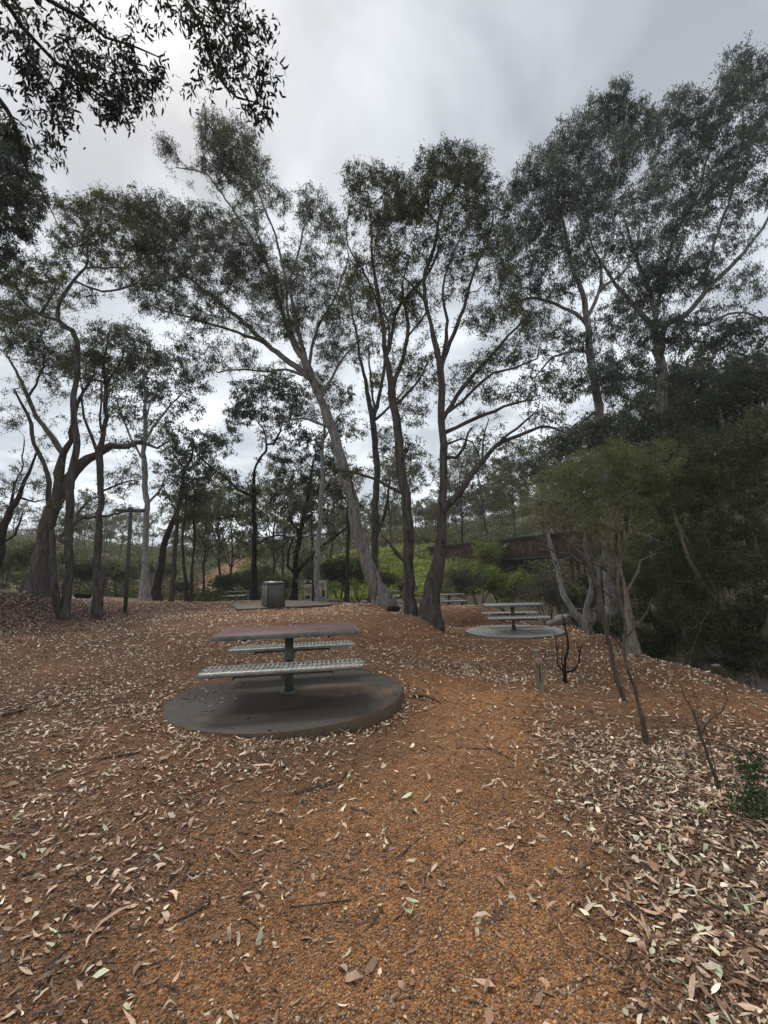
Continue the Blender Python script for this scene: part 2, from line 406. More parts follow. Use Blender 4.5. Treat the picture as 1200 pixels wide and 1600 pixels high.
def _phi(r): return np.sqrt(r*r+.5)
_A = _phi(np.linalg.norm(ANCH[:, None, :2]-ANCH[None, :, :2], axis=2)); _n = len(ANCH)
_M = np.block([[_A, np.ones((_n, 1))], [np.ones((1, _n)), np.zeros((1, 1))]])
_w = np.linalg.solve(_M+np.eye(_n+1)*1e-6, np.concatenate([ANCH[:, 2], [0]]))
FLAT = [(*W(803, 984.5, 13), TR), (*W(702, 950.5, 23.5), TR), (*W(606, 941, 30), TR), (*W(370, 939.5, 33), TR)]
def zt0(x, y):
    z = ztr(x, y)
    for fx, fy, fz, fr in FLAT:
        k = np.clip(1.45-(np.hypot(np.asarray(x)-fx, np.asarray(y)-fy)-fr)/.9, 0, 1); k = k*k*(3-2*k); z = z*(1-k)+(fz-.06)*k
    return z
def ztr(x, y):
    x = np.asarray(x, float); sh = x.shape; x = x.ravel(); y = np.asarray(y, float).ravel(); out = np.empty(len(x))
    for i in range(0, len(x), 20000):
        r = np.hypot(x[i:i+20000, None]-ANCH[None, :, 0], y[i:i+20000, None]-ANCH[None, :, 1]); out[i:i+20000] = _phi(r) @ _w[:-1]+_w[-1]
    return out.reshape(sh)
def micro(x, y):
    far = np.clip(np.hypot(x, y)/40, 0, 1)
    return (vnoise(x, y, .9, 1)-.5)*.03+(vnoise(x, y, .28, 2)-.5)*.014+(vnoise(x, y, 7, 3)-.5)*1.2*np.clip(far-.75, 0, 1)*4
def zt(x, y): return zt0(x, y)+micro(np.asarray(x, float), np.asarray(y, float))
def G(u, v, z=None):
    "where the sight line through a photograph position meets the ground"
    lo, hi = .5, 200.
    ys = np.concatenate([np.arange(.8, 40, .1), np.arange(40, 200, 1.)])
    P = np.array([W(u, v, y) for y in ys]); g = zt(P[:, 0], P[:, 1]); k = np.argmax(P[:, 2] < g)
    return P[k]
# open trodden gravel: a band of world points with little litter
PATHP = [(.3, -2, 1.6), (.35, 1.0, 1.25), (.15, 2.6, 1.1), (.75, 4.0, .9), (1.0, 5.3, .75), (.75, 6.6, .6)]
def pathmask(x, y):
    d = np.full(np.shape(x), 9.)
    for (x0, y0, r0_), (x1, y1, r1) in zip(PATHP[:-1], PATHP[1:]):
        t = np.clip(((x-x0)*(x1-x0)+(y-y0)*(y1-y0))/((x1-x0)**2+(y1-y0)**2), 0, 1)
        d = np.minimum(d, np.hypot(x-x0-t*(x1-x0), y-y0-t*(y1-y0))/(r0_+(r1-r0_)*t))
    d = d+(vnoise(x, y, .5, 9)-.5)*.5+(vnoise(x, y, .17, 10)-.5)*.25
    return np.clip(1.35-d, 0, 1)
def blobm(x, y, pts, soft=1.):
    m = np.zeros(np.shape(x))
    for cx, cy, rx, ry in pts: m = np.maximum(m, np.exp(-(((x-cx)/rx)**2+((y-cy)/ry)**2)))
    return m
# graded grid: fine near the camera
def graded(a, b, n, s):
    t = np.linspace(-1, 1, n); k = np.sinh(t*s)/np.sinh(s); return np.where(k < 0, -k*a, k*b)
xs = graded(-500, 500, 421, 8.); ys = np.concatenate([graded(-60, 500, 520, 7.6)]) + 3.0
X, Y = np.meshgrid(xs, ys); Z = zt(X, Y)
nx = len(xs); i = np.arange(len(ys)-1)[:, None]*nx; j = np.arange(nx-1)[None]
Q = np.stack([i+j, i+j+1, i+nx+j+1, i+nx+j], -1).reshape(-1, 4)
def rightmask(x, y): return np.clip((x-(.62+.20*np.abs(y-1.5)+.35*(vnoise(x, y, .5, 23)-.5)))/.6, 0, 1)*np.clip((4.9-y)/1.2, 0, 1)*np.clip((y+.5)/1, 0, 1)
def ground_tint(X, Y):
    pm = pathmask(X, Y)[..., None]; R_ = np.hypot(X, Y)
    n1 = vnoise(X, Y, 1.1, 4)[..., None]; n2 = vnoise(X, Y, .35, 5)[..., None]
    col = np.array([.185, .099, .054])*(.68+.55*n1)+np.array([.04, .014, .0])*n2
    orange = np.array([.36, .172, .068])*(.85+.25*n1+.1*n2)
    col = col*(1-pm*.85)+orange*pm*.85
    # orange bare patches further on
    bp = blobm(X, Y, [(-.6, 11.5, 2.2, 1.2), (1.5, 9.5, 1.6, .8), (-3, 14.5, 2.5, 1.2), (4.2, 11.5, 1.6, 1.), (2.6, 15, 2.2, 1.3), (-4, 12, 2, .8), (5.2, 8.6, 1.5, .8), (4.4, 5.4, 1.6, .7)])[..., None]*.7
    col = col*(1-bp)+np.array([.31, .15, .066])*(.8+.4*n2)*bp
    mound = blobm(X, Y, [(-13, 17.0, 3.2, 3.), (-16, 16, 5, 4)])[..., None]
    col = col*(1-mound)+np.array([.085, .036, .026])*(.7+.6*n2)*mound
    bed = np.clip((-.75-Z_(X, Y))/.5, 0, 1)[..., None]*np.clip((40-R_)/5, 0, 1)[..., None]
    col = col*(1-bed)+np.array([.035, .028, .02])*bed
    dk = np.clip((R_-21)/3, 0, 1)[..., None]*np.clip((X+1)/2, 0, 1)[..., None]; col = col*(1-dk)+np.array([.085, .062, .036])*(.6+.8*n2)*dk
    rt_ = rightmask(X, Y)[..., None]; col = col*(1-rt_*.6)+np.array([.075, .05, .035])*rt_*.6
    veg = np.clip((R_-31)/5, 0, 1)[..., None]
    green = np.array([.10, .10, .05])*(.5+1.1*vnoise(X, Y, 3, 6)[..., None])
    col = col*(1-veg)+green*veg
    d = W(322, 915, 45); dirt = blobm(X, Y, [(d[0], d[1], 1.7, 7), (d[0]-1.5, d[1]+10, 2.2, 7)])[..., None]; dirt = np.clip(dirt*2.2-.5, 0, 1)
    return col*(1-dirt)+np.array([.36, .19, .10])*dirt
Z_ = lambda X, Y: zt0(X, Y)
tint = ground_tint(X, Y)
g = NT('gravel_soil', .85, .25)
c = g.coord(); t = g.attr('tint')
vor = g.new('ShaderNodeTexVoronoi'); vor.inputs['Scale'].default_value = 95; g.l.new(c, vor.inputs['Vector'])
vor2 = g.new('ShaderNodeTexVoronoi'); vor2.inputs['Scale'].default_value = 38; g.l.new(c, vor2.inputs['Vector'])
sep = g.new('ShaderNodeSeparateColor'); g.l.new(vor.outputs['Color'], sep.inputs[0])
cell = g.ramp(sep.outputs[0], [(0., (.38, .36, .34)), (.55, (1., 1., 1.)), (1., (1.75, 1.65, 1.5))])
nf = g.noise(c, 14, 6, .7); nb = g.noise(c, 2.2, 5, .6)
col = g.mix(t, cell, .85, 'MULTIPLY')
col = g.mix(col, g.ramp(nf, [(.32, (.5, .47, .45)), (.62, (1.2, 1.2, 1.2))]), .8, 'MULTIPLY')
col = g.mix(col, g.ramp(nb, [(.35, (.75, .74, .72)), (.65, (1.15, 1.15, 1.15))]), .8, 'MULTIPLY')
g.color(col)
h = g.math('SUBTRACT', g.math('MULTIPLY', nf, 1.6), g.math('MULTIPLY', vor.outputs['Distance'], 1.2))
g.bump(g.math('ADD', h, g.math('MULTIPLY', nb, 2)), .9, .012)
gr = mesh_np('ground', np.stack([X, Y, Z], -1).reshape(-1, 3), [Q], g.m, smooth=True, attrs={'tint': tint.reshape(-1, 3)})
tag(gr, kind='structure')
# ------------------------------------------------------------------ litter density (leaves per square metre, relative)
def dens(x, y):
    pm = pathmask(x, y); d = (.28+.72*vnoise(x, y, 1.3, 21)**1.2)*(.45+1.1*vnoise(x, y, .45, 22))
    d = d*(1-.66*pm)
    right = rightmask(x, y)
    d = d+right*3.3
    left = np.clip((-x-.3)/2.2, 0, 1)*np.clip((9-y)/3, 0, 1); d = d*(1+1.0*left)
    rim = np.abs(np.hypot(x-TX, y-TY)-(TR+.12)); d = d+1.4*np.exp(-(rim/.12)**2)*(y < TY+.6)
    sc = blobm(x, y, [(-4.5, 8.6, 2.4, 1.6), (2.3, 8.2, 1.6, 1.), (2.7, 6.6, 1.2, .8), (1.2, 11, 1.6, .8), (-6.5, 10.5, 2.5, 1.4), (.2, 8.8, 1.2, .6), (3.4, 20, 1.5, 1.)]); d = d+.55*sc
    far = blobm(x, y, [(-.6, 11.8, 2.0, 1.2), (4.4, 5.6, 1.4, .5)]); d = d*(1-.6*far)
    return d
def inframe(x, y, z, m=60):
    P = np.stack([x, y, z], -1)-np.array([0, 0, EYE]); zz = P @ fw; ok = zz > .3
    u = 600+F*(P @ RT)/np.maximum(zz, .1); v = 800-F*(P @ UP)/np.maximum(zz, .1)
    return ok & (u > -m*3) & (u < 1200+m*3) & (v < 1600+m*3)
def scatter(n, ymax, rg, near=0.):
    "candidates, denser near the camera, with a little beyond the frame's sides"
    y = rg.uniform(0, 1, n)**1.0; y = .6+(ymax-.6)*y; x = rg.uniform(-1, 1, n)*(y*1.05+1.2); w = (y*1.05+1.2)/(ymax*1.05+1.2)
    k = rg.random(n) < w; return x[k], y[k]
def on_disc(x, y): return np.hypot(x-TX, y-TY) < TR+.01
def litter(name, n_per, ymin, ymax, rg, Lm, Wm, cols, lift, curl=.2, dn=dens, dmax=4.8, avoid=True, flat=.25):
    area = (ymax-ymin)*2*(ymax*1.05+1.2); n = int(area*n_per*dmax)
    y = rg.uniform(ymin, ymax, n); x = rg.uniform(-1, 1, n)*(ymax*1.05+1.2); k = np.abs(x) < y*1.05+1.2; x, y = x[k], y[k]
    k = rg.random(len(x))*dmax < dn(x, y); x, y = x[k], y[k]
    z = zt(x, y); k = inframe(x, y, z) & ~on_disc(x, y) & (z > -1.2)
    for d_ in DISCS: k &= np.hypot(x-d_[0], y-d_[1]) > d_[2]
    x, y, z = x[k], y[k], z[k]; n = len(x)
    P = np.stack([x, y, z+rg.uniform(0, lift, n)], 1)
    return leafgeo(P, rg, Lm, Wm, cols, curl, flat)
def leafgeo(P, rg, Lm, Wm, cols, curl, flat):
    n = len(P); a = rg.uniform(0, 2*np.pi, n); d = np.stack([np.cos(a), np.sin(a), rg.normal(0, flat, n)], 1); d /= np.linalg.norm(d, axis=1)[:, None]
    up = np.stack([rg.normal(0, flat, n), rg.normal(0, flat, n), np.ones(n)], 1); w = np.cross(up, d); w /= np.linalg.norm(w, axis=1)[:, None]; nn = np.cross(d, w)
    L = Lm*np.minimum(rg.lognormal(0, .4, n), 1.55); Wd = Wm*np.minimum(rg.lognormal(0, .28, n), 1.4)*.5
    nn = nn*np.sign(nn[:, 2:3]); cv = (rg.normal(0, curl, n)*L)[:, None]*nn; sd = (rg.normal(0, .16, n)*L)[:, None]*w; L = L[:, None]; Wd = Wd[:, None]
    P = P+nn*(np.abs(cv).max(1)[:, None]*.5+.002); cup = nn*Wd*rg.normal(0, .5, (n, 1))
    V = np.stack([P-d*L*.5-cv*.6, P-d*L*.2+w*Wd+cup+sd*.5, P-d*L*.2-w*Wd+cup+sd*.5, P+d*L*.15+w*Wd*.95+cup+cv*.3+sd*.5, P+d*L*.15-w*Wd*.95+cup+cv*.3+sd*.5, P+d*L*.5-cv*.6], 1).reshape(-1, 3)
    b = np.arange(n)[:, None]*6; T = np.concatenate([b+[[0, 2, 1]], b+[[3, 4, 5]]]); Q = b+np.array([[1, 2, 4, 3]])
    cols = np.asarray(cols); k = rg.integers(0, len(cols), n); c = cols[k]*1.12*rg.lognormal(0, .25, n)[:, None]
    return V, Q, T, np.repeat(c, 6, 0)
def merge(parts):
    V = []; Q = []; T = []; Cc = []; o = 0
    for v, q, t, c in parts: V.append(v); Q.append(q+o); T.append(t+o); Cc.append(c); o += len(v)
    return np.concatenate(V), np.concatenate(Q), np.concatenate(T), np.concatenate(Cc)
PALE = [(.52, .36, .245), (.44, .285, .19), (.58, .46, .335), (.36, .22, .145), (.47, .36, .26), (.44, .45, .29), (.28, .165, .105), (.62, .53, .41)]
DULL = [(.11, .064, .038), (.15, .088, .052), (.08, .046, .03), (.19, .115, .07), (.13, .085, .058), (.23, .135, .085), (.055, .034, .025)]
DISCS = []
# ------------------------------------------------------------------ built things
def steel(name, c, c2, rough=.5, metal=.3, sc=6, b=.15):
    n = NT(name, rough, .4, metal); f = n.noise(n.coord(), sc, 5, .65, .3); f2 = n.noise(n.coord((1, 1, 1)), 60, 3, .6)
    n.color(n.mix(n.ramp(f, [(.35, c), (.65, c2)]), n.ramp(f2, [(.3, (.8, .8, .8)), (.7, (1.15, 1.15, 1.15))]), .7, 'MULTIPLY')); n.bump(f2, b, .003)
    n.rough(n.ramp(f, [(.3, (rough-.12,)*3), (.7, (rough+.15,)*3)])); return n.m
M_SEAT = steel('worn_aluminium', (.19, .187, .165), (.36, .352, .32), .40, .35, 9)
M_POST = steel('green_grey_paint', (.07, .078, .066), (.13, .14, .12), .5, .1, 5)
M_DARKST = steel('dark_steel', (.022, .022, .02), (.045, .045, .04), .6, .2)
M_TOPB = steel('brown_tabletop', (.095, .045, .038), (.165, .092, .078), .55, 0, 7)
M_TOPG = steel('grey_tabletop', (.19, .18, .165), (.30, .29, .265), .33, .2, 7)
M_EDGE = steel('tabletop_edging', (.10, .11, .098), (.18, .195, .175), .5, .15, 10)
M_BBQ = steel('bbq_cladding', (.062, .068, .058), (.10, .108, .094), .5, .1, 3)
M_BBQD = steel('bbq_gap', (.03, .033, .028), (.05, .055, .048), .5, .1, 3)
M_INOX = steel('stainless', (.38, .38, .37), (.55, .55, .54), .3, .7, 8)
M_LAMP = steel('lamp_paint', (.045, .055, .052), (.075, .088, .082), .5, .1, 3)
M_GLASS = NT('lamp_lens', .25, .5); M_GLASS.color((.32, .3, .27)); M_GLASS = M_GLASS.m
def concrete(name, dark, light, stain, rough=(.35, .8), pf=.52, sc=1.):
    n = NT(name, .6, .4); c = n.coord(); f = n.noise(c, 1.3*sc, 5, .6, .5); f2 = n.noise(c, 22, 6, .7); f3 = n.noise(c, 110, 3, .6)
    col = n.mix(n.ramp(f2, [(.3, dark), (.72, light)]), stain, n.ramp(f, [(pf, (0, 0, 0)), (pf+.14, (.75, .75, .75))]))
    n.color(n.mix(col, n.ramp(f3, [(.3, (.8, .8, .8)), (.7, (1.2, 1.2, 1.2))]), .8, 'MULTIPLY'))
    n.rough(n.ramp(f, [(.35, (rough[0],)*3), (.7, (rough[1],)*3)])); n.bump(n.math('ADD', f2, n.math('MULTIPLY', f3, .5)), .3, .006); return n.m
M_SLAB = concrete('damp_concrete', (.036, .028, .022), (.075, .058, .045), (.17, .10, .05), (.62, .85), .56)
def sediment(m, spots):
    "washed-in soil lying on the slab in a few patches"
    t = m.node_tree; b = t.nodes['Principled BSDF']; src = b.inputs['Base Color'].links[0].from_socket
    h = NT.__new__(NT); h.m, h.t, h.n, h.l, h.b = m, t, t.nodes, t.links, b
    no = h.noise(h.coord(), 7, 5, .65)
    for (x, y, rx, ry, c, k) in spots:
        tc = t.nodes.new('ShaderNodeTexCoord'); mp = t.nodes.new('ShaderNodeMapping'); mp.vector_type = 'TEXTURE'; mp.inputs['Location'].default_value = (x, y, 0); mp.inputs['Scale'].default_value = (rx, ry, 1)
        t.links.new(tc.outputs['Object'], mp.inputs[0]); g_ = t.nodes.new('ShaderNodeTexGradient'); g_.gradient_type = 'SPHERICAL'; t.links.new(mp.outputs[0], g_.inputs[0])
        f = h.ramp(h.math('ADD', g_.outputs['Fac'], h.math('MULTIPLY', no, .9)), [(.69, (0, 0, 0)), (.79, (k,)*3)])
        src = h.mix(src, c, f)
    t.links.new(src, b.inputs['Base Color'])
sediment(M_SLAB, [(.55, .05, .75, .42, (.16, .108, .062), .7), (.1, -.55, 1.1, .5, (.05, .034, .024), .6), (-.35, -.95, .5, .2, (.12, .078, .048), .5), (-.9, .1, .7, .6, (.028, .022, .018), .7), (1.0, .8, .3, .2, (.02, .017, .014), .8)])
M_SLABE = concrete('concrete_edge', (.06, .043, .03), (.15, .10, .062), (.17, .085, .04), (.8, .9))
M_WET = concrete('wet_sheen_concrete', (.28, .27, .25), (.46, .45, .425), (.10, .08, .065), (.10, .32), .56, 2.2)  # pale base colour also paints in the bright reflection of the wet surface
M_PAD = concrete('pale_concrete', (.12, .10, .08), (.20, .165, .135), (.13, .085, .055), (.6, .9), .5)
def disc(loc, R_, mat, label, name='concrete_slab', th=.16, group=None, edge=M_SLABE):
    root = empty(name, loc, label, 'slab', group)
    n = 96; a = np.linspace(0, 2*np.pi, n, endpoint=False); rg = np.random.default_rng(5); j = 1+.0025*np.sin(a*7)+.002*np.sin(a*13+1)
    rings = [(R_-.5, 0), (R_-.1, 0), (R_-.02, -.0005), (R_-.004, -.005)]
    V = [np.zeros((1, 3))]
    for r, z in rings: V.append(np.stack([r*np.cos(a)*j, r*np.sin(a)*j, np.full(n, z)], 1))
    T = [[0, 1+k, 1+(k+1) % n] for k in range(n)]; Q = []
    for i in range(len(rings)-1):
        for k in range(n): Q.append([1+i*n+k, 1+(i+1)*n+k, 1+(i+1)*n+(k+1) % n, 1+i*n+(k+1) % n])
    mesh_np('slab_top', np.concatenate(V), [np.array(T), np.array(Q)], mat, root, True)
    V = []; Q = []
    for r, z in [(R_-.004, -.005), (R_, -.010), (R_+.003, -th*.5), (R_+.012, -th-.15)]: V.append(np.stack([r*np.cos(a)*j, r*np.sin(a)*j, np.full(n, z)], 1))
    for i in range(3):
        for k in range(n): Q.append([i*n+k, (i+1)*n+k, (i+1)*n+(k+1) % n, i*n+(k+1) % n])
    mesh_np('slab_edge', np.concatenate(V), [np.array(Q)], edge, root, True)
    return root
def bench_seat(L, w, root, y0, z, flip, npd=33, mat=M_SEAT):
    "pressed metal seat: two rows of slots, scalloped edge rolling down on the outer side"
    p = L/npd; ny = [(-w/2+.004, -.042), (-w/2-.004, -.028), (-w/2-.003, -.012), (-w/2+.008, -.002), (-w/2+.030, .002), (-w/2+.078, .003), (-.030, .001), (.018, .001), (w/2-.085, .003), (w/2-.022, .001), (w/2-.004, -.008), (w/2, -.032)]
    xe = [-L/2]; slotx = []
    for k in range(npd):
        c_ = -L/2+(k+.5)*p; xe += [c_-p*.16, c_+p*.16]; slotx += [False, True]
    xe.append(L/2); slotx.append(False); nx_, nyy = len(xe), len(ny); V = []
    for i_, x_ in enumerate(xe):
        edge_in = .0
        for yy, zz in ny: V.append((x_, yy, zz))
    # mid ribs stand a little proud, slots sit in shallow dips
    top = np.array(V).reshape(nx_, nyy, 3)
    for i_ in range(nx_):
        k_ = (xe[i_]+L/2)/p % 1
        dip = .0035 if 0 < i_ < nx_-1 else 0
        top[i_, :5, 1] += dip; top[i_, :5, 2] -= dip*.6
    # extra vertex line in the middle of every rib to crown it
    xs2 = []; T2 = []; sl2 = []
    for i_ in range(nx_-1):
        xs2.append(i_); T2.append(top[i_]); 
        if slotx[i_]: sl2.append(True)
        else:
            m_ = (top[i_]+top[i_+1])/2; m_[:5, 1] -= .0045; m_[:, 2] += .003; T2.append(m_); sl2 += [False, False]
    T2.append(top[-1]); T2 = np.array(T2); n2 = len(T2); bot = T2-np.array([0, 0, .0045]); bot[:, :4, 1] += .004
    V = np.concatenate([T2.reshape(-1, 3), bot.reshape(-1, 3)]); o_ = n2*nyy; Q = []
    solid = lambda i, j: 0 <= i < n2-1 and 0 <= j < nyy-1 and not (sl2[i] and j in (5, 7))
    for i in range(n2-1):
        for j in range(nyy-1):
            if not solid(i, j): continue
            a_, b_, c_, d_ = i*nyy+j, (i+1)*nyy+j, (i+1)*nyy+j+1, i*nyy+j+1
            Q += [[a_, b_, c_, d_], [d_+o_, c_+o_, b_+o_, a_+o_]]
            for (ni, nj, e0, e1) in ((i-1, j, d_, a_), (i+1, j, b_, c_), (i, j-1, a_, b_), (i, j+1, c_, d_)):
                if not solid(ni, nj): Q.append([e1, e0, e0+o_, e1+o_])
    mb = MB(); mb.add(V, Q)
    o = mb.build('seat', mat, root, smooth=False); o.location = (0, y0, z)
    if flip: o.rotation_euler = (0, 0, math.pi)
    # end caps
    for sx in (-1, 1): MB().box((sx*(L/2+.002), 0, -.021), (.006, w-.008, .034), bev=.002).build('end_cap', M_EDGE, o)
    # carrying channel underneath, offset as in the real thing
    c = MB(); c.box((0, -.03, -.066), (L*.62, .07, .045), bev=.004)
    c.box((-L*.31, -.03, -.085), (.008, .11, .05), bev=.002); c.box((L*.31, -.03, -.085), (.008, .11, .05), bev=.002)
    c.build('channel', M_POST if mat is M_SEAT else M_DARKST, o)
    return o
def picnic_table(loc, rz, label, top, seat, group, fine=True):
    t = empty('picnic_table', loc, label, 'picnic table', group, rz)
    L, Wd = 1.648, .84
    MB().box((0, 0, .735), (L-.012, Wd-.012, .03), bev=.003).build('tabletop', top, t)
    e = MB()
    for s in (-1, 1):
        e.box((0, s*(Wd/2-.002), .7215), (L, .012, .053), bev=.004); e.box((s*(L/2-.002), 0, .7215), (.012, Wd-.018, .053), bev=.004)
    e.build('edging', M_EDGE, t)
    c = MB(); c.box((0, 0, .695), (L*.60, .10, .045))
    for s in (-1, 1): c.box((s*L*.30, 0, .69), (.04, Wd*.72, .055))
    c.build('underframe', M_DARKST, t)
    p = MB(); p.lathe([(.052, 0), (.052, .672)], n=20).build('post', M_POST, t, True)
    b = MB(); b.lathe([(.11, 0), (.11, .012), (.104, .016)], n=24)
    for k in range(4):
        a = k*math.pi/2+.78; b.lathe([(.011, .008), (.011, .03)], (.085*math.cos(a), .085*math.sin(a), 0), 8)
    b.build('base_plate', M_POST, t)
    MB().lathe([(.054, .368), (.058, .375), (.058, .42), (.054, .425)], n=20).build('collar', M_POST, t, True)
    for s in (-1, 1):
        a = MB(); a.box((0, s*.41, .352), (.06, .72, .06)); a.build('seat_arm', M_POST, t)
        bench_seat(1.662, .396 if fine else .37, t, s*.719, .45, s > 0, mat=seat)
    return t
M_SEATW = steel('wet_pale_seat', (.34, .335, .31), (.5, .49, .46), .25, .35, 9)
ZS = .10
disc((TX, TY, ZS), TR, M_SLAB, 'round dark damp concrete slab with a brown stain, under the nearest picnic table', group='round table slabs')
picnic_table((TX, TY, ZS), TYAW, 'nearest picnic table, brown top over slotted silver benches, on the big round slab', M_TOPB, M_SEAT, 'picnic tables')
DISCS = []
def table_at(u, v, d, rz, tl, dl, R_=TR):
    p = W(u, v, d); 
    disc(tuple(p), R_, M_WET, dl, th=.12, group='round table slabs', edge=M_PAD)
    picnic_table(tuple(p), rz, tl, M_TOPG, M_SEATW, 'picnic tables', False); DISCS.append((p[0], p[1], R_+.03)); return p
table_at(803, 984.5, 13, -.10, 'wet grey picnic table on the right, beside the creek bank and the pale leaning trunk', 'round wet shiny slab on the right near the creek bank')
table_at(702, 950.5, 23.5, -.08, 'grey picnic table just right of the stout central trunk, smaller and farther off', 'round slab partly hidden by the stout central trunk')
table_at(606, 941, 30, -.05, 'grey picnic table seen between the leaning pale gum and the straight brown trunk', 'round pale slab seen behind the leaning pale gum')
table_at(370, 939.5, 33, .05, 'distant grey picnic table left of the barbecue, beside a black trunk', 'round slab under the distant table left of the barbecue')
# ---- barbecue on its rectangular slab
pb = W(423, 948.5, 17.2); byaw = .45
slabo = empty('barbecue_slab', (0, 0, 0), 'flat rectangular concrete slab under the barbecue, half covered by leaves', 'slab')
n0 = W(372, 953, 16.6); ex = np.array([math.cos(.30), math.sin(.30)]); ey = np.array([-math.sin(.42), math.cos(.42)])
zc = pb[2]
c0 = n0[:2]; c1 = c0+ex*3.6; c3 = c0+ey*4.2; c2 = c1+ey*4.2
slab_pts = []
for c_ in (c0, c1, c2, c3): slab_pts.append((c_[0], c_[1], zc-.0))
V = [list(p) for p in slab_pts]+[[p[0], p[1], p[2]-.4] for p in slab_pts]
V = np.array(V); ctr = V[:4].mean(0); slabo.location = ctr
top_ = V[:4]-ctr; mesh_np('slab_top', top_, [np.array([[0, 1, 2, 3]])], M_PAD, slabo, False)
mesh_np('slab_edge', (V-ctr)*1.0, [np.array([[0, 4, 5, 1], [1, 5, 6, 2], [2, 6, 7, 3], [3, 7, 4, 0]])], M_SLABE, slabo, False)
bq = empty('barbecue', pb+np.array([0, .35, 0]), 'green grey box barbecue with a pale steel lid top on the rectangular slab', 'barbecue', rz=byaw)
MB().box((0, 0, .45), (.66, 1.25, .86), bev=.004).build('body', M_BBQ, bq)
MB().box((0, 0, .015), (.60, 1.19, .03)).build('plinth', M_BBQD, bq)
for s in (-1, 1): MB().box((-.337, s*.30, .46), (.018, .54, .74), bev=.006).build('door', steel('door_lit_side', (.10, .105, .09), (.15, .158, .138), .45, .1, 3), bq)  # doors coloured lighter than the front: contrast of lit and shaded sides painted in
for s in (-1, 1): MB().box((-.350, s*.30-.2, .5), (.014, .02, .12), bev=.004).build('handle', M_INOX, bq)
MB().box((0, -.634, .46), (.58, .016, .76), bev=.005).build('side_panel', M_BBQ, bq)
for sx in (-1, 1):
    for sy in (-1, 1): MB().box((sx*.322, sy*.617, .45), (.030, .030, .85), bev=.003).build('corner_strip', M_DARKST, bq)  # dark strips added along the corners to paint in shaded gaps between the sides
MB().box((-.339, 0, .46), (.012, .05, .80), bev=.003).build('gap_strip', M_DARKST, bq)  # solid dark strip painting in the shade between the doors
MB().box((0, 0, .90), (.72, 1.31, .035), bev=.004).build('benchtop', M_BBQD, bq)
for s in (-1, 1):
    hp = MB().box((0, s*.32, .945), (.56, .56, .05), bev=.014); hp.box((0, s*.32, .975), (.50, .50, .016), bev=.006); hp.build('hotplate_lid', M_INOX, bq)
# ---- lamp post
lp = W(195.5, 957.5, 18)
lamp = empty('lamp_post', lp, 'slim dark grey green lamp post with two flat arms, left of the barbecue', 'lamp post', rz=.25)
hL = (957.5-797)/F*18*1.01
MB().lathe([(.075, -.1), (.075, hL*.5), (.068, hL), (.05, hL+.02)], n=14).build('pole', M_LAMP, lamp, True)
MB().lathe([(.13, .0), (.13, .02), (.08, .03)], n=14).build('base_plate', M_LAMP, lamp, True)
for s in (-1, 1):
    hd = MB(); hd.box((s*.30, 0, hL-.10), (.44, .22, .13), bev=.03); hd.box((s*.52, 0, hL-.07), (.10, .16, .09), bev=.02)
    h_ = hd.build('lamp_head', M_LAMP, lamp); MB().box((s*.30, 0, hL-.172), (.34, .16, .012), bev=.003).build('lens', M_GLASS, h_)
MB().box((0, 0, hL-.06), (.17, .17, .22), bev=.02).build('bracket', M_LAMP, lamp)
# ---- bollard with its round prohibition sign
M_WOOD = bark('weathered_pine', (.17, .145, .09), (.36, .31, .21), (.07, .055, .035), .56, 2)
bo = W(844, 1078, 6.0)
boll = empty('bollard', bo, 'short round timber bollard with a small red and white no entry sign disc', 'bollard', rz=0)
H_ = .52
bm = MB(); a = np.linspace(0, 2*np.pi, 16, endpoint=False)
rg = np.random.default_rng(3)
V, Qf = tube([[.012, 0, -.15], [.008, 0, .1], [0, 0, .3], [-.012, 0, H_-.02]], [.052, .052, .050, .047], 16, .03, 2); bm.add(V, Qf); bm.build('post', M_WOOD, boll, True)
MB().lathe([(.0, H_-.03), (.058, H_-.028), (.060, H_-.012), (.055, H_), (.0, H_+.002)], (-.012, 0, 0), 16, False).build('cap', M_WOOD, boll, True)
MB().box((.0, -.05, .33*H_+.05), (.012, .01, .22)).build('groove', bark('groove', (.03, .025, .02), (.06, .05, .04)), boll)
def flatmat(name, c): 
    n = NT(name, .5, .4); n.color(c); return n.m
def ring(r0_, r1, y, n=28):
    a = np.linspace(0, 2*np.pi, n, endpoint=False); V = []
    for r, yy in ((r0_, y), (r1, y), (r1, y+.003), (r0_, y+.003)): V.append(np.stack([r*np.cos(a), np.full(n, yy), r*np.sin(a)], 1))
    Q = []
    for i in range(4):
        for k in range(n): Q.append([i*n+k, i*n+(k+1) % n, ((i+1) % 4)*n+(k+1) % n, ((i+1) % 4)*n+k])
    return np.concatenate(V), np.array(Q)
zs = H_*.73; sg = MB(); v_, q_ = ring(.0005, .039, -.052); sg.add(v_+[-.006, 0, zs], q_); sp = sg.build('sign_plate', flatmat('sign_white', (.62, .58, .54)), boll)
sg = MB(); v_, q_ = ring(.025, .034, -.0555); sg.add(v_+[-.006, 0, zs], q_); sg.build('sign_ring', flatmat('sign_red', (.42, .03, .03)), sp)
sg = MB()
for (dx, dz, w_, h__) in ((0, .002, .012, .020), (-.001, .013, .008, .008), (.008, -.004, .012, .007), (-.008, -.006, .006, .012)): sg.box((-.006+dx, -.055, zs+dz), (w_, .004, h__), bev=.001)
sg.build('sign_figure', flatmat('sign_black', (.02, .02, .02)), sp)
o = MB().box((0, 0, 0), (.056, .003, .007), bev=.0005).build('sign_bar', flatmat('sign_red_bar', (.42, .03, .03)), sp); o.location = (-.006, -.0595, zs); o.rotation_euler = (0, math.pi/4, 0)
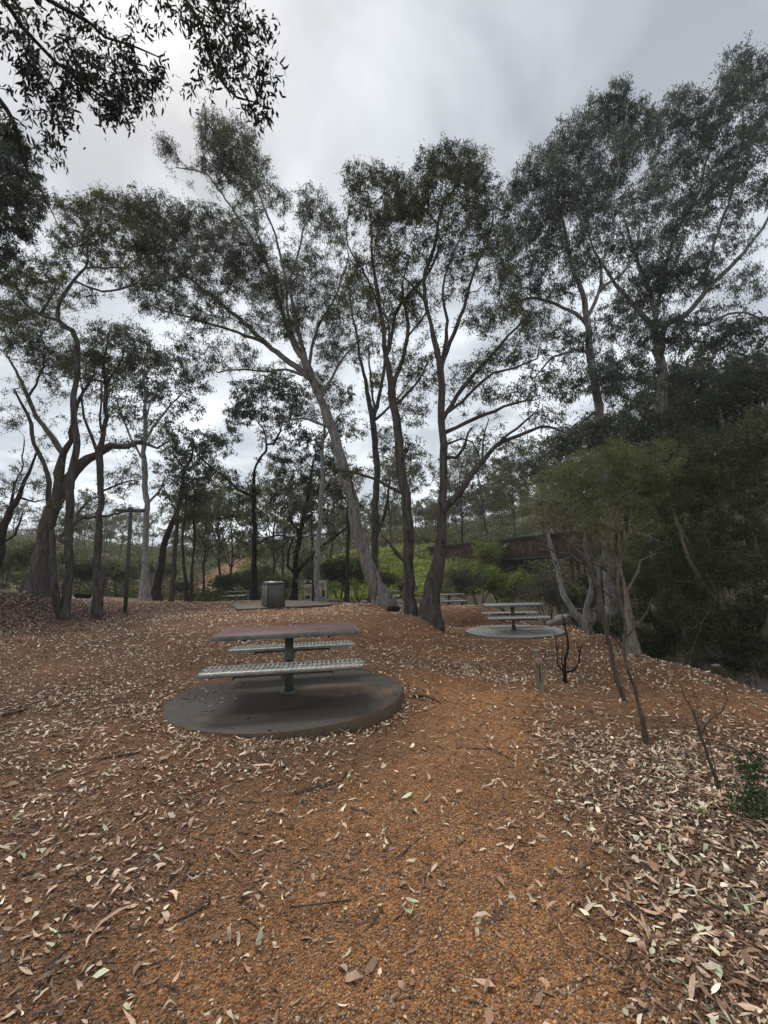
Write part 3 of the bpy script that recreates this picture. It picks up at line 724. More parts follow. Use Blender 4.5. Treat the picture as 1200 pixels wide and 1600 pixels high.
# ---- information board
si = W(493, 942, 28); m_ = MPP(28)
board = empty('information_board', si, 'pale information board on two dark posts behind the white trunk', 'sign')
bw, bh = 37*m_, 28*m_; zb = (942-936)*m_
for s in (-1, 1): MB().box((s*bw/2, 0, bh*.5+zb*.5+.02), (.07, .07, bh+zb+.08)).build('post', M_WOOD, board)
M_PANEL = steel('panel_face', (.40, .37, .30), (.52, .48, .40), .5, 0, 1.5)
pn = MB().box((0, -.01, zb+bh/2), (bw-.075, .03, bh)).build('panel', M_PANEL, board)
M_INK = flatmat('panel_print', (.03, .03, .035)); M_INK2 = flatmat('panel_map', (.22, .23, .17))
def blot(cx, cz, rx, rz_, seed, mat, nm, y=-.028):
    rg = np.random.default_rng(seed); n = 22; a = np.linspace(0, 2*np.pi, n, endpoint=False); r = 1+.35*np.sin(a*3+rg.uniform(0, 6))*rg.random()+rg.normal(0, .12, n)
    P = np.stack([cx+rx*r*np.cos(a), np.full(n, y), cz+rz_*r*np.sin(a)], 1); V = np.vstack([[cx, y, cz], P])
    mesh_np(nm, V, [np.array([[0, 1+(k+1) % n, 1+k] for k in range(n)])], mat, pn, False)
blot(-bw*.30, zb+bh*.87, .22, .10, 1, M_INK, 'print'); blot(-bw*.27, zb+bh*.10, .26, .11, 2, M_INK, 'print'); blot(bw*.33, zb+bh*.30, .10, .26, 3, M_INK, 'print')
blot(-bw*.25, zb+bh*.5, .3, .22, 4, M_INK2, 'map', -.0262); blot(bw*.28, zb+bh*.72, .16, .16, 5, M_INK2, 'map', -.0262)
# ---- railway bridge, embankment posts
M_RUST = bark('rusty_timber', (.045, .026, .02), (.19, .105, .075), (.28, .24, .20), .58, 1.2)
M_OLDT = bark('old_timber', (.04, .033, .028), (.15, .13, .11), None, .5, 1)
bA = W(684, 863, 47); bB = W(962, 858, 31)
d_ = bB-bA; Lb = np.linalg.norm(d_[:2]); br = empty('railway_bridge', (0, 0, 0), 'old rusty brown girder bridge crossing behind the trees on the right', 'bridge')
ang = math.atan2(d_[1], d_[0]); br.location = ((bA+bB)/2)*[1, 1, 0]; br.rotation_euler = (0, 0, ang); zg = (bA[2]+bB[2])/2
Hg = 31/F*38
npan = 26
for s in (-1, 1):
    gm = MB(); gm.box((0, s*1.3, zg), (Lb-.1, .05, Hg*.84))
    for k in range(npan): gm.box((-Lb/2+(k+.5)*Lb/npan, s*1.3, zg), (Lb/npan-.06, .08+.03*(k % 2), Hg*.86), bev=.01)
    go_ = gm.build('girder', M_RUST, br)
    for z_ in (-1, 1): MB().box((0, s*1.3, zg+z_*(Hg*.43+.05)), (Lb, .34, .11), bev=.01).build('flange', M_OLDT, go_)
dk = MB()
for k in range(60): dk.box((-Lb/2+(k+.5)*Lb/60, random.uniform(-.08, .08), zg+Hg*.43+.19+random.uniform(-.02, .02)), (Lb/60*.62, 3.3, .15), rz=random.uniform(-.02, .02))
dk.build('deck', M_OLDT, br)
for f_ in (-.34, .02, .36):
    pm_ = MB(); zg0 = zt0(np.array([(bA+bB)[0]/2+math.cos(ang)*f_*Lb]), np.array([(bA+bB)[1]/2+math.sin(ang)*f_*Lb]))[0]
    for yy in (-1.3, -.45, .45, 1.3): pm_.bar((f_*Lb, yy*1.1, zg0-.4), (f_*Lb, yy, zg-Hg*.5-.3), .17, .15, 10)
    pm_.box((f_*Lb, 0, zg-Hg*.5-.17), (.42, 3.5, .32)); pm_.bar((f_*Lb+.2, -1.4, zg0+.3), (f_*Lb+.2, 1.3, zg-Hg*.5-.5), .07); pm_.build('pier', M_RUST, br)
M_YEL = flatmat('yellow_paint', (.55, .40, .05)); M_POSTW = bark('pale_post', (.16, .13, .09), (.32, .27, .18), None, .5, 1)
yp = W(607.5, 870, 49); mk = empty('marker_post', yp, 'thin yellow topped marker post on the green embankment', 'post')
MB().box((0, 0, .8), (.10, .06, 1.9)).build('post', flatmat('white_paint', (.6, .6, .56)), mk); MB().box((0, 0, 2.0), (.12, .08, .9)).build('cap', M_YEL, mk)
for k, (u, hh, lb) in enumerate(((656, 19, 'pale timber rail post left of the thin dark trunk on the embankment'), (673, 20, 'pale timber rail post right of the thin dark trunk on the embankment'))):
    p = W(u, 880, 46); o = MB().box((0, 0, hh*MPP(46)/2), (.22, .2, hh*MPP(46)+1.2)).build('rail_post', M_POSTW); o.location = p; tag(o, lb, 'post', 'rail posts on the embankment')
rl = empty('timber_rail', W(628, 862, 47.5), 'weathered timber rail along the top of the green embankment', 'fence')
a_ = W(578, 870, 49)-W(628, 862, 47.5); b_ = W(672, 861, 46)-W(628, 862, 47.5)
MB().bar(a_+[0, 0, .15], b_+[0, 0, .15], .09, .09, 6).build('rail', M_POSTW, rl)
for t_ in (.0, .3, .62):
    q = a_*(1-t_)+b_*t_; MB().bar(q-[0, 0, 1.3], q+[0, 0, .2], .08, .08, 6).build('post', M_POSTW, rl)
# ---- creek
n = NT('creek_water', .08, .5); n.color((.012, .012, .008)); n.bump(n.noise(n.coord(), 5, 3), .15, .02)
cx = np.array([(4.2, 40), (4.5, 26), (5.2, 20), (7, 15.5), (9.5, 11), (12, 7), (13, 3)]); V = []; 
for x, y in cx: V += [(x-2.2, y-.8, -1.45), (x+3.2, y+1.2, -1.45)]
o = mesh_np('water', np.array(V), [np.array([[2*i, 2*i+1, 2*i+3, 2*i+2] for i in range(len(cx)-1)])], n.m, smooth=False); tag(o, kind='structure')
# ---- rocks, logs
M_ROCK = concrete('rock_grey', (.10, .09, .078), (.22, .205, .185), (.06, .052, .04), (.6, .9), .5, 3)
M_ROCKD = concrete('rock_dark', (.015, .013, .011), (.04, .034, .03), (.02, .016, .012), (.7, .9), .5, 3)
def rock(p, r, label, cat='rock', name='rock', mat=None, seed=1, rz=0.):
    rg = np.random.default_rng(seed); nu, nv = 20, 12; V = []
    K = rg.normal(0, 1, (7, 3)); K /= np.linalg.norm(K, axis=1)[:, None]
    for i in range(nv+1):
        for j in range(nu):
            th, ph = math.pi*i/nv, 2*math.pi*j/nu; d = np.array([math.sin(th)*math.cos(ph), math.sin(th)*math.sin(ph), math.cos(th)])
            k = 1-.28*max(0, max(K @ d)-.72)/.28+.03*math.sin(9*d[0]+5*d[2]+seed); V.append(d*k*np.array(r))
    Q = [[i*nu+j, (i+1)*nu+j, (i+1)*nu+(j+1) % nu, i*nu+(j+1) % nu] for i in range(nv) for j in range(nu)]
    o = mesh_np(name, V, [np.array(Q)], mat or M_ROCK); o.location = p; o.rotation_euler = (0, 0, rz); return tag(o, label, cat)
rock(W(884, 972, 14.6), (.42, .33, .34), 'rounded pale grey boulder between the wet slab and the leaning white trunk', seed=4)
rock(W(866, 976, 14.9), (.30, .2, .16), 'low pale stone beside the rounded boulder at the wet slab', seed=5)
rock(W(1118, 1040, 7.4)+[0, 0, .0], (.07, .05, .03), 'small white stone lying at the foot of the dark thicket', seed=6)
def logt(pts, r, label, name='fallen_log', cat='log', mat=B_GREY, seed=1, n=9):
    pts = np.array(pts, float); c = catmull(pts, .12); o_ = c[0].copy(); t = np.linspace(0, 1, len(c)); rr = r*(1-.35*t)
    V, Qf = tube(c-o_, rr, n, .08, seed); k = len(V); V = np.vstack([V, [c[0]-o_], [c[-1]-o_]])
    T = [[k, (j+1) % n, j] for j in range(n)]+[[k+1, k-n+j, k-n+(j+1) % n] for j in range(n)]
    o = mesh_np(name, V, [Qf, np.array(T)], mat); o.location = o_; return tag(o, label, cat)
def onG(u, v, d, up=0.):
    p = W(u, v, d); p[2] = float(zt(p[0], p[1]))+up; return p
logt([W(609, 953, 15.2), W(622, 951, 15.6)], .13, 'short black stump log beside the foot of the leaning pale gum', 'log_stump', mat=B_CHAR)
logt([onG(118, 945, 22, .12), onG(140, 945, 22, .14)], .17, 'black charred log on the ground between the forked trunk and its bent neighbour', mat=B_CHAR)
logt([onG(512, 942, 26, .1), onG(540, 940, 27.5, .13), onG(575, 938, 29, .12)], .09, 'thin pale fallen branch right of the information board', mat=B_PALE)
logt([onG(2, 1128, 4.9, .03), onG(40, 1120, 5.1, .03)], .02, 'thin dark stick on the leaf litter at the left edge', 'fallen_stick', 'stick', B_TWIG)
for k, (u0_, v0_, u1, v1, d) in enumerate(((905, 925, 990, 932, 24), (915, 940, 1000, 938, 22), (880, 935, 960, 915, 26), (900, 953, 985, 948, 20))):
    logt([W(u0_, v0_, d), W((u0_+u1)/2, (v0_+v1)/2+2, d+.3), W(u1, v1, d+.8)], .09, ['grey fallen log across the creek, highest of four', 'grey fallen log across the creek, second from the bottom', 'slanting grey fallen log across the creek', 'grey fallen log nearest the bank, lowest of four'][k], seed=k)
p = onG(735, 943, 30, .03); o = MB().box((0, 0, 0), (3.0, 1.6, .12), bev=.02).build('red_slab', concrete('red_concrete', (.20, .085, .055), (.32, .15, .10), (.14, .08, .05))); o.location = p; tag(o, 'flat red brown slab left of the right hand picnic table', 'slab')
# ------------------------------------------------------------------ trees traced from the photograph
K = dict(step=.32)
traced('leaning_gum_tree', 'tall pale gum leaning left with flaking bark, tallest crown left of centre', 'tree', 17,
 [[(601, 946, 36), (588, 915, 27), (575, 880, 24), (550, 775, 20), (518, 665, 17), (492, 598, 16), (465, 545, 12), (445, 502, 9), (428, 450, 6), (410, 390, 4), (385, 330, 3)],
  [(490, 596, 14), (462, 572, 11), (415, 535, 9), (365, 495, 7), (312, 450, 5), (262, 405, 3)],
  [(415, 535, 7), (360, 515, 5), (300, 497, 4), (252, 485, 3)],
  [(428, 450, 6), (405, 395, 5), (375, 345, 4), (345, 300, 3), (315, 268, 3), (275, 262, 2)],
  [(478, 570, 9), (462, 500, 7), (445, 420, 5), (425, 350, 4), (395, 270, 3), (370, 210, 2)],
  [(484, 590, 8), (492, 520, 6), (520, 460, 4), (545, 400, 3)], [(470, 555, 7), (450, 470, 5), (468, 400, 4), (480, 335, 3)],
  [(512, 668, 6), (470, 655, 4), (436, 660, 3)], [(482, 592, 7), (458, 580, 6), (408, 580, 4), (340, 582, 3)], [(500, 620, 6), (530, 570, 4), (560, 530, 3)]],
 [(262, 232, 17, 17, 1.3), (335, 205, 32, 30, 1.3), (375, 225, 35, 35), (345, 255, 40, 32, 1.2), (395, 275, 38, 38), (440, 315, 22, 22, .7), (385, 330, 30, 30, .5), (490, 330, 30, 40, .8), (520, 360, 26, 35, .8),
  (245, 340, 50, 32, 1.2), (315, 355, 55, 35, 1.2), (375, 385, 50, 30), (265, 400, 55, 35, 1.2), (330, 425, 55, 35), (395, 435, 50, 35, .9), (250, 455, 45, 35, .9), (320, 490, 50, 30, .8), (440, 440, 35, 40, .7), (480, 420, 40, 40, .8), (520, 470, 35, 40, .6),
  (420, 500, 50, 30, .7), (470, 500, 40, 35, .6), (370, 550, 40, 22, .6), (290, 545, 40, 22, .5), (520, 540, 30, 30, .5)],
 B_PALE, L_GUM, seed=1, cr=.30, droop=.8, flare=.2, ll=.135, lw=.026, nl=42, att=.045, lump=.13, **K)
traced('gum_tree', 'stout dark central gum, straight trunk leaning out at its foot, widely branched', 'tree', 13.5,
 [[(672, 968, 40), (678, 930, 34), (690, 875, 24), (696, 800, 18), (698, 700, 15), (697, 620, 14), (694, 570, 13), (683, 515, 9), (671, 445, 8), (683, 405, 7), (688, 355, 6), (694, 320, 4), (715, 290, 3)],
  [(694, 580, 11), (703, 535, 8), (725, 480, 7), (740, 430, 5), (760, 380, 4), (770, 330, 3)], [(697, 560, 9), (695, 500, 7), (691, 450, 5), (712, 400, 4), (735, 340, 3)],
  [(699, 665, 9), (725, 602, 8), (765, 560, 7), (800, 520, 5), (835, 480, 3)], [(701, 672, 7), (730, 659, 7), (770, 642, 6), (801, 631, 5), (840, 625, 3)],
  [(700, 655, 7), (719, 628, 6), (741, 605, 6), (770, 577, 5), (801, 573, 4), (840, 560, 3)],
  [(699, 806, 14), (718, 772, 13), (740, 742, 11), (753, 724, 10), (770, 700, 8), (809, 680, 7), (857, 666, 5), (888, 678, 3)], [(755, 722, 8), (780, 690, 6), (810, 668, 5), (836, 645, 3)],
  [(702, 692, 5), (722, 689, 4), (738, 694, 3), (750, 715, 2)], [(756, 716, 4), (754, 690, 3), (758, 672, 3), (764, 655, 2)], [(702, 717, 7), (714, 713, 6), (722, 698, 5), (730, 675, 4), (742, 664, 3)],
  [(690, 350, 5), (665, 330, 4), (650, 310, 3)], [(675, 470, 5), (640, 440, 4), (622, 425, 3)]],
 [(700, 245, 38, 22, 1.2), (668, 265, 30, 25), (735, 262, 34, 28, 1.2), (700, 290, 48, 28), (755, 300, 30, 30), (660, 315, 28, 28), (720, 340, 45, 26, .9), (770, 350, 30, 32, .8), (665, 380, 30, 30, .6), (740, 400, 45, 28, .7), (780, 430, 32, 28, .7),
  (715, 440, 30, 28, .4), (790, 490, 40, 28, .6), (750, 500, 36, 26, .5), (640, 450, 26, 24, .6), (820, 545, 40, 28, .6), (770, 560, 34, 22, .6), (735, 585, 30, 20, .5), (840, 600, 42, 24, .6), (780, 615, 40, 16, .6), (690, 610, 22, 22, .3), (780, 690, 40, 16, .3), (850, 650, 30, 14, .4), (740, 760, 22, 22, .25)],
 B_BROWN, L_GUM, seed=2, cr=.27, droop=.6, flare=.2, ll=.125, lw=.028, nl=42, att=.042, **K)
traced('gum_tree', 'straight brown gum immediately left of the stout central trunk', 'tree', 14.2,
 [[(640, 962, 25), (638, 940, 21), (633, 860, 19), (628, 760, 18), (622, 660, 15), (617, 600, 14), (608, 560, 9), (603, 515, 8), (596, 465, 7), (587, 415, 6), (582, 350, 4), (575, 300, 3)],
  [(618, 605, 10), (628, 560, 8), (636, 505, 7), (630, 440, 4), (640, 400, 3)], [(608, 560, 7), (614, 490, 7), (630, 466, 7), (652, 445, 6), (672, 420, 5), (688, 380, 4)], [(600, 490, 5), (575, 425, 4), (548, 385, 3), (545, 330, 2)],
  [(629, 778, 9), (618, 765, 8), (590, 750, 6), (560, 742, 5), (520, 732, 3)], [(632, 880, 10), (622, 868, 8), (608, 850, 5), (597, 838, 4)], [(622, 640, 5), (650, 600, 4), (668, 565, 3)], [(640, 525, 4), (665, 490, 3), (668, 460, 2)]],
 [(550, 278, 24, 22, .9), (585, 275, 28, 20, 1.), (620, 300, 34, 36, 1.4), (560, 320, 26, 26, .7), (600, 345, 30, 28, 1.2), (640, 335, 25, 28, 1.2), (585, 395, 34, 26, .7), (625, 400, 34, 28, .8), (560, 430, 30, 28, .6), (600, 450, 32, 28, .6), (640, 480, 30, 26, .5), (570, 500, 28, 24, .4), (650, 560, 32, 22, .5), (600, 590, 28, 20, .35), (660, 590, 25, 20, .5), (545, 740, 26, 14, .4)],
 B_BROWN, L_OLIVE, seed=3, cr=.27, ll=.125, lw=.028, nl=42, att=.042, flare=.25, **K)
traced('gum_tree', 'slim dark forked gum rising behind the leaning pale gum', 'tree', 22,
 [[(582, 944, 17), (584, 900, 14), (585, 800, 13), (585, 720, 13), (582, 650, 12), (574, 605, 8), (566, 565, 6), (556, 520, 5), (548, 475, 4), (545, 440, 3)],
  [(584, 660, 9), (592, 620, 7), (600, 575, 6), (606, 520, 4), (598, 480, 3)], [(586, 845, 8), (598, 815, 6), (606, 780, 5), (610, 745, 3)], [(580, 640, 5), (578, 580, 4), (575, 540, 3)], [(590, 660, 5), (612, 630, 4), (632, 610, 3)]],
 [(545, 450, 26, 26), (580, 480, 24, 24, .8), (530, 500, 26, 24, .8), (610, 500, 22, 24, .7), (560, 540, 28, 22, .6), (520, 560, 24, 20, .6), (620, 560, 20, 20, .5), (640, 640, 30, 26, 1.), (610, 690, 28, 22, .9), (555, 660, 26, 20, .6), (640, 700, 26, 22, .8)],
 B_BROWN, L_GUM, seed=4, cr=.34, ll=.165, lw=.038, nl=32, att=.09, **K)
# right hand giants by the creek
traced('gum_tree', 'tall pale barked gum by the creek, left of the two giants on the right', 'tree', 17,
 [[(958, 985, 22), (955, 900, 19), (952, 780, 18), (950, 690, 17), (944, 610, 15), (936, 545, 14), (926, 490, 11), (912, 440, 9), (897, 408, 7), (880, 350, 5), (868, 300, 3)],
  [(930, 510, 8), (905, 490, 7), (870, 478, 6), (830, 468, 5), (795, 478, 3)], [(926, 490, 8), (937, 445, 7), (940, 405, 6), (956, 360, 5), (951, 315, 4), (966, 270, 3), (958, 230, 2)], [(950, 460, 6), (985, 410, 5), (1000, 350, 4)], [(940, 560, 6), (905, 545, 5), (865, 560, 4), (835, 590, 3)],
  [(948, 640, 6), (915, 655, 5), (880, 690, 4), (855, 720, 3)]],
 [(965, 150, 24, 26, 1.4), (935, 185, 36, 32, 1.6), (985, 195, 36, 34, 1.6), (890, 225, 40, 34, 1.6), (950, 250, 48, 38, 1.6), (850, 260, 36, 30, 1.5), (880, 300, 48, 36, 1.6), (940, 320, 48, 38, 1.3), (810, 290, 32, 28, 1.3), (835, 345, 42, 32, 1.3), (800, 370, 34, 30, 1.3), (880, 380, 48, 34, 1.2),
  (820, 420, 42, 30, 1.1), (870, 440, 46, 30, .9), (920, 400, 40, 34, .8), (800, 470, 36, 24, .9), (850, 510, 46, 26, .8), (900, 540, 40, 28, .9), (880, 600, 38, 26, .8), (930, 600, 34, 34, 1.2), (890, 690, 45, 28, 1.2), (850, 730, 40, 24, 1.), (940, 680, 40, 34, 1.3)],
 B_PALE, L_BLUE, seed=5, cr=.36, dm=1.9, droop=1., ll=.175, lw=.032, nl=50, att=.075, sag=.1, **K)
traced('gum_tree', 'tall spreading gum at the right edge, its crown reaching highest of all', 'tree', 18,
 [[(1032, 1000, 28), (1030, 900, 25), (1028, 780, 23), (1029, 690, 22), (1030, 610, 20), (1028, 545, 18), (1022, 510, 13), (1000, 480, 10), (978, 455, 8), (955, 430, 6), (925, 380, 4), (915, 340, 3)],
  [(1028, 560, 12), (1040, 515, 12), (1075, 490, 10), (1105, 455, 9), (1150, 410, 8), (1180, 370, 6), (1210, 320, 4)], [(1028, 540, 10), (1015, 470, 8), (1000, 420, 7), (985, 380, 5), (970, 330, 3)], [(1022, 520, 8), (1035, 440, 7), (1060, 370, 6), (1090, 300, 5), (1110, 230, 3)],
  [(1105, 455, 7), (1110, 390, 6), (1140, 300, 5), (1160, 200, 4), (1150, 130, 2)], [(1060, 500, 6), (1100, 510, 5), (1150, 490, 4), (1200, 500, 3)], [(1030, 660, 8), (1060, 610, 7), (1085, 560, 6), (1120, 540, 4)]],
 [(1150, 100, 28, 26, 1.5), (1180, 120, 34, 34, 1.5), (1125, 160, 36, 34, 1.5), (1190, 190, 36, 40, 1.4), (1060, 175, 38, 32, 1.5), (1020, 205, 30, 28, 1.4), (1095, 215, 46, 36, 1.5), (1150, 250, 46, 38, 1.4), (1045, 265, 42, 34, 1.4), (1100, 300, 46, 36, 1.2), (1185, 300, 34, 34, 1.),
  (1010, 310, 38, 34, 1.2), (1050, 350, 46, 34, 1.1), (1130, 370, 40, 30, .8), (985, 380, 36, 30, 1.), (1040, 420, 44, 34, 1.6), (1000, 460, 40, 32, 1.2), (1090, 430, 40, 30, .9), (1170, 440, 36, 30, .7), (960, 500, 36, 30, 1.), (1020, 520, 46, 34, 1.2), (1090, 520, 46, 34, 1.), (1160, 530, 40, 30, .8),
  (970, 580, 42, 34, 1.3), (1040, 600, 50, 36, 1.4), (1110, 600, 48, 34, 1.1), (1180, 590, 36, 36, .9), (1000, 660, 48, 34, 1.4), (1080, 670, 50, 32, 1.3)],
 B_PALE, L_BLUE, seed=6, cr=.37, dm=1.85, droop=1., ll=.18, lw=.033, nl=50, att=.075, sag=.1, **K)
# dark thicket on the right
def thick(name, label, d, stems, blobs, seed, mat=L_TEAD, **kw):
    k = dict(cr=.25, ll=.085, lw=.016, nl=90, att=.04, droop=.15, step=.25, tipr=.003, m=7, flare=.1, okfrom=.15, updown=.3, side=(5, .03, .5), dm=2.1); k.update(kw)
    return traced(name, label, 'shrub', d, stems, blobs, B_BARE, mat, seed=seed, **k)
thick('thicket_shrub', 'dense dark green shrub filling the right edge above the creek bank', 9.2,
 [[(1175, 1070, 40), (1160, 1000, 26), (1120, 920, 16), (1070, 830, 9), (1040, 760, 4)], [(1178, 1060, 20), (1190, 960, 14), (1170, 840, 9), (1130, 720, 5)], [(1172, 1050, 18), (1210, 940, 12), (1230, 800, 8)], [(1150, 985, 10), (1090, 900, 7), (1060, 830, 4)]],
 [(1060, 760, 60, 40, .8), (1130, 720, 60, 40, 1.), (1190, 680, 45, 45, 1.), (1090, 820, 60, 40, .8), (1160, 800, 55, 45, 1.), (1060, 880, 50, 40, .8), (1130, 890, 55, 45, 1.), (1190, 890, 40, 45, 1.), (1080, 950, 50, 36, 1.), (1150, 970, 55, 40, 1.1), (1200, 980, 35, 45, 1.1), (1110, 1010, 45, 26, 1.1), (1180, 1030, 45, 25, 1.1)], 11)
thick('thicket_shrub', 'dark shrub behind the twisted thin tree, just left of the darkest thicket', 11.5,
 [[(1055, 1030, 22), (1050, 950, 14), (1040, 860, 9), (1030, 780, 5)], [(1056, 1020, 12), (1075, 930, 9), (1090, 850, 5)], [(1054, 1025, 12), (1015, 960, 8), (990, 900, 5)]],
 [(1000, 880, 40, 36, .8), (1040, 840, 45, 40, .9), (1000, 940, 36, 34, .8), (1050, 930, 45, 40, 1.), (1030, 990, 40, 25, 1.), (1080, 990, 40, 26, 1.), (1090, 890, 40, 40, .9), (1050, 780, 50, 34, .8)], 12)
thick('thicket_tree', 'tall dark foliage tree behind the thicket at the right edge, under the giant gum', 13.5,
 [[(1150, 1020, 30), (1150, 900, 22), (1145, 780, 16), (1130, 680, 10), (1110, 600, 5)], [(1148, 800, 12), (1180, 700, 9), (1200, 620, 5)], [(1148, 840, 10), (1100, 760, 7), (1070, 700, 4)]],
 [(1100, 640, 50, 34), (1170, 600, 50, 34), (1070, 700, 50, 30), (1140, 690, 55, 36), (1190, 660, 40, 36), (1100, 760, 55, 36), (1180, 760, 50, 40), (1040, 700, 36, 26, .8), (1190, 560, 40, 24, .8), (1150, 640, 40, 30)], 13, L_DARK, cr=.32, ll=.12, lw=.024, att=.06)
# pale green tea tree in front
traced('tea_tree', 'feathery light green tea tree with pale twisting stems, right of centre', 'tree', 9.3,
 [[(985, 1000, 20), (984, 960, 16), (984, 925, 7), (975, 885, 5), (986, 842, 4), (990, 794, 3.5), (985, 750, 3), (975, 715, 2)],
  [(984, 925, 5), (1000, 895, 4.5), (1003, 878, 4), (1044, 863, 3), (1071, 875, 1.5)], [(975, 885, 5), (965, 830, 4), (962, 800, 3), (940, 770, 2)], [(963, 832, 5), (940, 820, 4), (905, 828, 2)], [(986, 842, 5), (1015, 815, 4), (1050, 800, 3), (1075, 780, 2)], [(966, 800, 4), (990, 765, 3), (1030, 735, 2)], [(1044, 863, 3), (1025, 885, 2)]],
 [(960, 715, 34, 20, 1.1), (920, 735, 34, 24, 1.2), (985, 720, 34, 22, 1.1), (1025, 740, 34, 24, .9), (955, 765, 40, 30, .7), (900, 770, 34, 26, .7), (880, 745, 30, 24, 1.), (1040, 710, 30, 18, .8), (1000, 780, 36, 22, .7), (1050, 775, 30, 20, .6), (930, 810, 32, 20, .6), (880, 800, 26, 18, .8), (1030, 820, 30, 18, .6), (960, 700, 20, 14, 1.), (905, 715, 18, 14, .8), (870, 790, 24, 20, .9), (935, 790, 34, 22, .8), (985, 740, 34, 30, .8), (960, 850, 40, 16, .4), (1060, 740, 22, 22, .8), (1010, 760, 30, 26, .8)],
 B_BARE, L_TEA, seed=14, side=(11, .03, .5), cr=.22, ll=.07, lw=.011, nl=90, att=.03, droop=.15, step=.2, dm=2., tipr=.0022, m=7, flare=.15, updown=.2, lump=.16, okfrom=.4)
traced('thin_tree', 'slim reddish stem leaning left with an arching branch, in front of the tea tree', 'tree', 5.7,
 [[(976, 1093, 8), (968, 1062, 8), (955, 1010, 8), (945, 950, 7), (928, 895, 6), (905, 862, 5), (880, 840, 3), (855, 815, 2)],
  [(920, 880, 5), (890, 866, 4), (868, 862, 3), (845, 850, 2)], [(935, 915, 3), (960, 940, 3), (975, 965, 2)]],
 [(870, 820, 26, 18, .8), (850, 790, 22, 18, .7), (895, 810, 20, 16, .5), (845, 840, 14, 12, .5)], B_TWIG, L_GREY, seed=15, side=(4, .012, .2), cr=.13, ll=.045, lw=.009, nl=55, att=.018, droop=.1, step=.1, tipr=.0016, m=6, flare=.2)
traced('thin_tree', 'thin crooked sapling nearest the camera, standing in the pale leaf litter', 'tree', 4.15,
 [[(1011, 1162, 11), (1005, 1125, 7), (992, 1060, 5.5), (983, 1030, 5.5), (982, 980, 5), (972, 930, 5), (968, 880, 4), (955, 845, 3), (962, 800, 2)],
  [(984, 1015, 5), (955, 990, 3), (935, 962, 2), (920, 940, 2)], [(972, 925, 4), (960, 905, 3), (925, 880, 3), (900, 860, 2)], [(983, 1000, 4), (1010, 960, 3), (1020, 930, 2)]],
 [(940, 850, 14, 12, .4), (900, 845, 14, 10, .4), (965, 800, 14, 14, .4)], B_TWIG, L_GREY, seed=16, side=(5, .008, .12), cr=.09, ll=.03, lw=.007, nl=35, att=.012, droop=.1, step=.08, tipr=.0013, m=6, flare=.3, lump=.12)
traced('leaning_tree', 'slim white spotted trunk leaning left above the rounded boulder', 'tree', 14.4,
 [[(912, 975, 18), (892, 950, 12), (880, 920, 10), (872, 890, 9), (862, 855, 8), (855, 825, 6), (845, 790, 4), (838, 760, 3)], [(858, 838, 4), (875, 805, 3), (890, 780, 2)]],
 [(835, 790, 26, 18, .8), (865, 785, 24, 18, .8), (850, 815, 26, 16, .6), (880, 815, 22, 16, .6), (845, 760, 24, 16, .6)], B_WHITE, L_TEA, seed=17, cr=.26, ll=.09, lw=.014, nl=70, att=.05, droop=.1, step=.2, flare=.2, tipr=.003)
traced('paperbark_tree', 'rough flaky paperbark trunk between the white leaning trunk and the tea tree', 'tree', 13.2,
 [[(918, 980, 15), (920, 950, 12), (925, 915, 10), (918, 880, 9), (912, 850, 6), (918, 810, 4)], [(930, 985, 12), (932, 950, 10), (932, 915, 8), (938, 880, 5), (945, 850, 3)]],
 [(915, 815, 26, 18, .8), (935, 840, 26, 18, .7), (950, 870, 26, 18, .7), (900, 850, 20, 14, .5)], B_PALE, L_TEA, seed=18, cr=.26, ll=.09, lw=.014, nl=70, att=.05, droop=.1, step=.2, lump=.22, tipr=.003)
# left side
traced('gum_tree', 'huge leaning grey gum on the leaf mound at the left, thick limb running right', 'tree', 18.5,
 [[(60, 934, 42), (62, 890, 31), (72, 820, 26), (88, 780, 25), (105, 752, 20), (124, 728, 18), (150, 710, 15), (172, 695, 14), (198, 697, 10), (222, 688, 8), (245, 700, 5), (262, 690, 3)],
  [(84, 780, 20), (90, 740, 17), (98, 710, 12), (110, 688, 10), (118, 640, 7), (140, 600, 5), (150, 560, 3)], [(95, 715, 11), (86, 690, 10), (70, 665, 9), (57, 650, 8), (43, 620, 7), (25, 580, 5), (10, 555, 3)],
  [(43, 622, 5), (60, 590, 4), (70, 540, 3)]],
 [(40, 540, 40, 26), (80, 560, 36, 26), (20, 500, 36, 30, 1.), (130, 570, 36, 24, 1.), (150, 610, 30, 18, .6), (60, 500, 36, 26, .9), (250, 680, 22, 14, .6), (100, 600, 26, 18, .5)], B_GREY, L_GUM, seed=21, cr=.3, ll=.14, lw=.03, nl=38, att=.06, flare=.45, lump=.13, **K)
